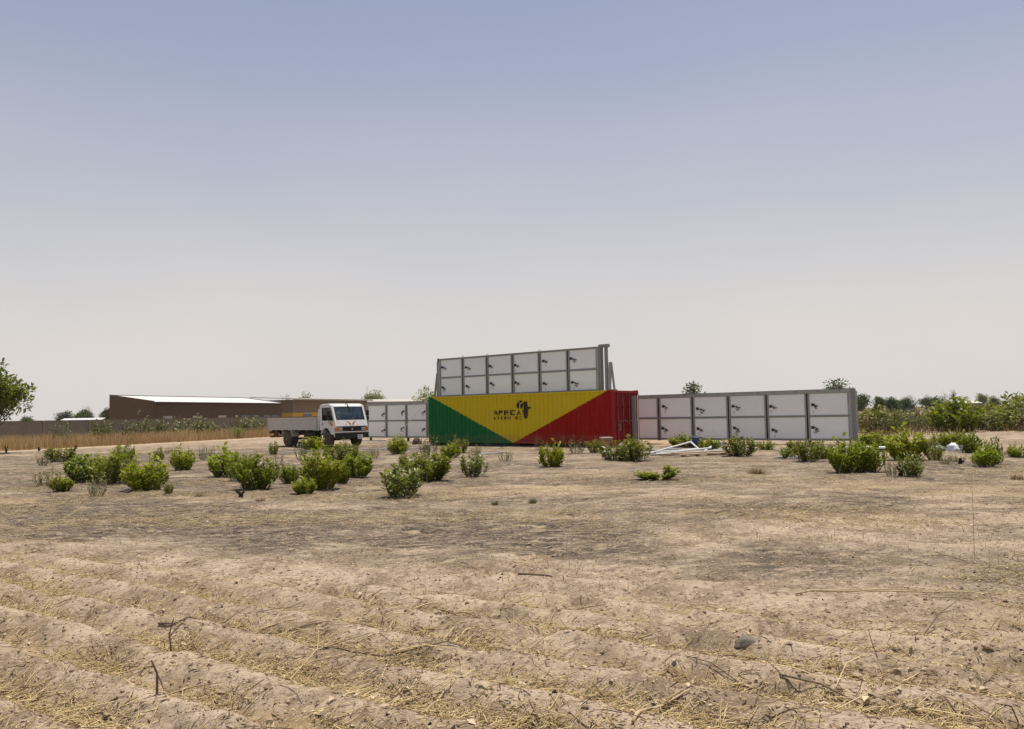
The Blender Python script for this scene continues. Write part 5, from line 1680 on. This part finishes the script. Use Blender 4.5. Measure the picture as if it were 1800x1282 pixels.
# dry tufts
M_red_tuft = attr_mat('reddish_tuft', (0.13, 0.075, 0.04), (0.27, 0.18, 0.10), 0.9, trans=0.15, spec=0.1)
M_green_tuft = attr_mat('green_tuft', (0.075, 0.085, 0.03), (0.20, 0.18, 0.08), 0.9, trans=0.15, spec=0.1)
def tuft(label, x, y, w, h, m, seed, nbl=110):
    r = np.random.default_rng(seed)
    az = r.uniform(0, 6.283, nbl)
    rad = w * 0.5 * np.sqrt(r.random(nbl)) * 0.6
    hh = h * r.uniform(.4, 1, nbl)
    b0 = np.stack([np.cos(az) * rad, np.sin(az) * rad, np.full(nbl, -.02)], 1)
    tip = b0 + np.stack([np.cos(az) * w * .3 * r.random(nbl), np.sin(az) * w * .3 * r.random(nbl), hh], 1)
    s = np.stack([np.cos(az + 1.57), np.sin(az + 1.57), np.zeros(nbl)], 1) * 0.006
    V = np.stack([b0 - s, b0 + s, tip], 1).reshape(-1, 3)
    o = link('dry_tuft', np_mesh('dry_tuft', V, np.arange(nbl * 3).reshape(-1, 3), m, np.repeat(r.random(nbl), 3)), None, gz(x, y))
    tag(o, label, 'tuft', 'low tufts on the open field')
tuft('reddish dry tuft on bare soil right of the V-shaped shrub', 6.34, 20.98, 0.75, 0.20, M_red_tuft, 1, 220)
tuft('greenish low tuft on bare soil below the yellow paint', -0.36, 14.74, 0.20, 0.12, M_green_tuft, 2)
tuft('second greenish tuft, right of the one below the yellow paint', 0.34, 14.99, 0.24, 0.13, M_green_tuft, 3)
tuft('reddish tuft at the right edge below the last shrub', 11.31, 18.0, 0.5, 0.18, M_red_tuft, 4)
tuft('small green tuft left of the large dark-footed shrub', -6.9, 17.6, 0.35, 0.10, M_green_tuft, 5)
tuft('small brown tuft before the broad bright shrub', -5.2, 16.4, 0.3, 0.10, M_red_tuft, 6)

# ---------------------------------------------------------------- prominent sticks and stones in the foreground
M_stick_p = mat('pale_stick', (0.46, 0.35, 0.20), 0.8, 0, 0.15, 9, 0.2, 40)
M_stick_d = mat('dark_stick', (0.15, 0.108, 0.072), 0.9, 0, 0.25, 12, 0.3, 40)
def stick(label, pts, r0, r1, m, branch=None, group='sticks on the ploughed soil'):
    mb = MB()
    flat_ = max(d for x, y, d in pts) < 0.12
    P3 = [Vector(gz(x, y, d * (0.5 if flat_ else 1.0))) for x, y, d in pts]
    r0, r1 = r0 * 0.68, r1 * 0.62
    Q3 = []
    for a_, b_ in zip(P3, P3[1:]):
        for t_ in (0, .25, .5, .75):
            c_ = a_.lerp(b_, t_)
            if flat_:
                c_.z = max(c_.z, tz(c_.x, c_.y) + r0 * 1.2)
            Q3.append(c_)
    Q3.append(P3[-1])
    mb.tube(Q3, r0, 6, r1)
    if branch:
        for (k, dx, dy, dz) in branch:
            mb.tube([P3[k], P3[k] + Vector((dx, dy, dz)) * 0.5 + Vector((0, 0, .01)), P3[k] + Vector((dx, dy, dz))], r0 * 0.6, 5, r1 * 0.5)
    tag(mb.build('stick', m, smooth=True), label, 'stick', group)
stick('pale bent stick at the bottom edge, thickest of the foreground', [(0.60, 4.30, .02), (0.70, 4.50, .05), (0.83, 4.68, .06), (1.0, 4.76, .03)], 0.016, 0.008, M_stick_p, [(1, .06, -.12, .05), (2, .10, .02, .07)])
stick('short dark log on the smooth soil below the container', [(0.02, 8.27, .03), (0.17, 8.23, .035), (0.36, 8.16, .03)], 0.020, 0.014, M_stick_d)
stick('long dark forked branch lying along the furrow at lower right', [(1.62, 5.05, .03), (1.80, 4.86, .04), (1.98, 4.66, .05), (2.02, 4.42, .02)], 0.010, 0.005, M_stick_d, [(2, -.12, -.25, .0)])
stick('dark curved branch on the furrow below the centre', [(-1.35, 5.65, .03), (-.95, 5.75, .08), (-.5, 5.8, .06), (-.25, 5.85, .02)], 0.010, 0.005, M_stick_d, [(1, .2, -.25, .06), (2, .1, .2, .08)])
stick('dark branch lying flat on the left ploughed strip', [(-2.9, 6.55, .03), (-2.4, 6.6, .05), (-1.9, 6.45, .05), (-1.5, 6.45, .02)], 0.012, 0.006, M_stick_d, [(1, .15, .2, .09)])
stick('upright dark stalk sticking out of a furrow at lower left', [(-2.45, 5.75, -.02), (-2.46, 5.74, .12), (-2.43, 5.74, .24)], 0.010, 0.006, M_stick_d)
stick('upright broken stalk near the bottom left edge', [(-2.15, 4.85, -.02), (-2.15, 4.85, .12), (-2.18, 4.84, .2)], 0.012, 0.008, M_stick_d, [(1, .04, .0, -.10)])
stick('pale curved stalk standing on the middle furrow', [(-.62, 5.25, -.01), (-.60, 5.27, .12), (-.68, 5.3, .24), (-.85, 5.32, .33)], 0.007, 0.004, M_stick_p)
stick('pale stalk lying across the right furrows', [(2.5, 7.25, .03), (3.1, 7.2, .05), (3.7, 7.2, .04), (4.3, 7.15, .02)], 0.013, 0.007, M_stick_p, [(1, -.25, .2, .05), (2, .3, .15, .04)])
stick('second pale stalk lying just above the long one at right', [(2.8, 7.4, .03), (3.3, 7.35, .04), (3.9, 7.32, .02)], 0.010, 0.006, M_stick_p)
stick('leaning dark branch at the right of the ploughed strip', [(3.0, 6.0, .01), (3.2, 6.15, .10), (3.4, 6.25, .22)], 0.008, 0.004, M_stick_d, [(1, .2, .05, .02)])
M_gstone = mat('grey_stone', (0.17, 0.145, 0.11), 0.9, 0, 0.2, 10, 0.5, 30)
lump('field_stone', 'grey flat stone with dark streaks on the right furrows', 1.62, 5.75, 0.17, 0.13, 0.03, M_gstone, 11, 'stone')
# tall thin dry stalks standing in the field
STK = [((4.98, 8.77), .95, 'tall thin stalk standing on the right of the open field'), ((-5.3, 14.2), .55, 'thin leaning stalk on the left of the open field'), ((-0.95, 18.6), .65, 'thin stalk below the open shrub with pale leaves'), ((0.6, 9.6), .35, 'dry twiggy stalk on the smooth soil below the container doors'), ((8.0, 19.8), .5, 'thin rod leaning left of the big bright corner shrub')]
for k, ((x, y), h, lb) in enumerate(STK):
    b0 = Vector(gz(x, y, -.03))
    ln = (.03, .25, .04, .1, .3)[k]
    tag(MB().tube([b0, b0 + Vector((ln * h * .5, 0, h * .55)), b0 + Vector((ln * h, .02, h))], 0.0035, 5, 0.002).build('dry_stalk', M_stick_p), lb, 'stalk', 'stalks standing in the field')

# ---------------------------------------------------------------- litter nobody could count
def litter_points(n, r, bias, even=0.0):
    """random spots in the foreground wedge, weighted to furrow bottoms"""
    out = []
    tot = 0
    while tot < n:
        y = 3.0 + 20 * r.random(n) ** 1.9
        x = (r.random(n) * 2 - 1) * (y * 0.74 + 1.0)
        qq = x * FN[0] + y * FN[1] + 0.17 * (fbm(x * 0.45, y * 0.45, 11, 2) - 0.5)
        val = 0.5 - 0.5 * np.cos(2 * math.pi * qq / 0.58)
        zn = furrow_zone(x, y)
        pat = fbm(x * 1.3, y * 1.3, 15, 2)
        pr = zn * (0.06 + 0.94 * val ** 1.5) * sstep(.28, .62, pat) + (1 - zn) * 0.55 * sstep(0.45, 0.7, fbm(x * .4 + 9, y * .6, 83, 3))
        k = r.random(n) < np.maximum(pr ** bias, even)
        out.append(np.stack([x[k], y[k]], 1))
        tot += int(k.sum())
    return np.concatenate(out)[:n]
def prism_litter(name, label, n, lmin, lmax, rad, m, seed, tilt, bend=0.0, lift=0.008, bias=1.0, pw=1.0):
    r = np.random.default_rng(seed)
    P = litter_points(n, r, bias)
    z = terrain(P[:, 0], P[:, 1])
    C = np.stack([P[:, 0], P[:, 1], z + lift], 1)
    az = r.uniform(0, 2 * math.pi, n)
    L = lmin + (lmax - lmin) * r.random(n) ** pw
    el = np.abs(r.normal(0, tilt, n))
    d = np.stack([np.cos(az) * np.cos(el), np.sin(az) * np.cos(el), np.sin(el)], 1)
    s = np.cross(d, [0, 0, 1.0]); s /= np.linalg.norm(s, axis=1, keepdims=True)
    u = np.cross(s, d)
    R = (rad * r.uniform(.6, 1.4, n))[:, None]
    bn = (s * r.normal(0, bend, n)[:, None] + u * np.abs(r.normal(0, bend * .6, n))[:, None]) * L[:, None]
    rows = []
    for t, o, k in ((0, 0, 1.0), (.5, 1, .9), (1, 0, .5)):
        c = C + d * (L[:, None] * t) + bn * o
        # keep flat pieces resting on the soil
        gzv = terrain(c[:, 0], c[:, 1])
        c[:, 2] = np.maximum(c[:, 2], gzv + lift * 0.6)
        for a in (0, 2.094, 4.189):
            rows.append(c + (s * math.cos(a) + u * math.sin(a)) * R * k)
    V = np.stack(rows, 1).reshape(-1, 3)
    i = np.arange(n)[:, None] * 9
    q = []
    for lv in (0, 3):
        for k in range(3):
            j = (k + 1) % 3
            q.append(i + np.array([[lv + k, lv + j, lv + 3 + j, lv + 3 + k]]))
    me = np_mesh(name, V, np.concatenate(q), m, np.repeat(r.random(n), 9))
    return tag(link(name, me), label, 'litter', kind='stuff')
M_straw = attr_mat('straw', (0.34, 0.245, 0.11), (0.66, 0.52, 0.27), 0.7, spec=0.3)
M_twig = attr_mat('twig', (0.045, 0.032, 0.022), (0.22, 0.155, 0.090), 0.9, spec=0.1)
prism_litter('straw_litter', 'loose golden straw lying in the furrows', 38000, .02, .16, .0024, M_straw, 11, .12, .08, .006, 1.0, 1.6)
prism_litter('straw_mat', 'matted straw packed into the furrow bottoms', 17000, .03, .22, .0026, M_straw, 14, .16, .10, .010, 2.6, 1.4)
prism_litter('twig_litter', 'thin dark and tan twigs scattered over the ploughed soil', 1500, .06, .42, .0030, M_twig, 12, .20, .10, .008, 0.6, 2.0)
prism_litter('stalk_litter', 'long pale straw stalks strewn over the ploughed soil', 800, .20, .65, .0034, M_straw, 13, .14, .07, .010, 0.7, 1.6)
def flakes(name, label, n, smin, smax, m, seed, flat=True, bias=0.7, even=0.0, wr=1.0):
    r = np.random.default_rng(seed)
    P = litter_points(n, r, bias, even)
    z = terrain(P[:, 0], P[:, 1])
    az = r.uniform(0, 6.283, n)
    D_ = np.stack([np.cos(az), np.sin(az), r.uniform(-.05, .35, n)], 1)
    N_ = np.stack([r.normal(0, .35, n), r.normal(0, .35, n), np.ones(n)], 1)
    L = smin + (smax - smin) * r.random(n) ** 2
    V, Fq, tint = leaves_arrays(np.stack([P[:, 0], P[:, 1], z + .008], 1), D_, N_, L, L * r.uniform(.35, .6, n) * wr, r.random(n))
    return tag(link(name, np_mesh(name, V, Fq, m, tint)), label, 'litter', kind='stuff')
M_dleaf = attr_mat('dead_leaf', (0.20, 0.14, 0.075), (0.60, 0.49, 0.32), 0.7, trans=.1, spec=0.3)
M_chaff = attr_mat('brown_chaff', (0.075, 0.053, 0.034), (0.27, 0.19, 0.11), 0.9, spec=0.1)
flakes('dark_chaff', 'tiny dark bits of stem and leaf strewn all over the soil', 60000, .010, .060, M_chaff, 22, even=0.45, wr=0.42)
flakes('pale_chaff', 'tiny pale bits of straw strewn all over the soil', 30000, .010, .050, M_straw, 23, even=0.30, wr=0.5)
flakes('leaf_litter', 'curled pale dead leaves lying on the soil', 4200, .02, .085, M_dleaf, 21)
# clods and charcoal crumbs
def crumbs(name, label, n, smin, smax, m, seed, ymax=24, pw=3.0):
    r = np.random.default_rng(seed)
    y = 3.2 + ymax * r.random(n) ** 1.7
    x = (r.random(n) * 2 - 1) * (y * 0.74 + 1.0)
    z = terrain(x, y)
    S = smin + (smax - smin) * r.random(n) ** pw
    base = np.array([(1, 0, 0), (-.5, .87, 0), (-.5, -.87, 0), (.3, .2, .8), (-.4, .1, .7), (0, 0, -.6)])
    j = base[None] * (S[:, None, None]) * r.uniform(.6, 1.3, (n, 6, 3))
    a = r.uniform(0, 6.283, n)
    ca, sa = np.cos(a)[:, None], np.sin(a)[:, None]
    V = np.stack([j[:, :, 0] * ca - j[:, :, 1] * sa, j[:, :, 0] * sa + j[:, :, 1] * ca, j[:, :, 2]], -1) + np.stack([x, y, z], -1)[:, None]
    i = np.arange(n)[:, None] * 6
    tri = [(0, 1, 3), (1, 4, 3), (1, 2, 4), (2, 3, 4), (2, 0, 3), (1, 0, 5), (2, 1, 5), (0, 2, 5)]
    me = np_mesh(name, V.reshape(-1, 3), np.concatenate([i + np.array([t]) for t in tri]), m, np.repeat(r.random(n), 6))
    return tag(link(name, me), label, 'litter', kind='stuff')
M_clod = attr_mat('soil_clod', (0.24, 0.175, 0.115), (0.46, 0.345, 0.23), 0.95, spec=0.1)
M_charc = attr_mat('charcoal', (0.016, 0.013, 0.011), (0.06, 0.045, 0.035), 0.9, spec=0.1)
crumbs('soil_clods', 'small crumbs and clods of dry soil', 24000, .004, .024, M_clod, 31, 22)
crumbs('charcoal_crumbs', 'black charcoal crumbs scattered over the burnt soil', 1000, .005, .020, M_charc, 32, 28, 3.0)

# ---------------------------------------------------------------- dusty air
HAZE = 0.00013
if HAZE > 0:
    hm = bpy.data.materials.new('dusty_air')
    hm.use_nodes = True
    hn = hm.node_tree.nodes
    hn.remove(hn['Principled BSDF'])
    pv = hn.new('ShaderNodeVolumePrincipled')
    pv.inputs['Color'].default_value = (0.93, 0.91, 0.88, 1)
    pv.inputs['Density'].default_value = HAZE
    pv.inputs['Anisotropy'].default_value = 0.2
    hm.node_tree.links.new(pv.outputs['Volume'], hn['Material Output'].inputs['Volume'])
    hz = MB().box(-450, 450, -60, 560, -1.3, 14.0).build('haze', hm)
    tag(hz, 'thin dusty haze over the whole plain', 'haze', kind='stuff')
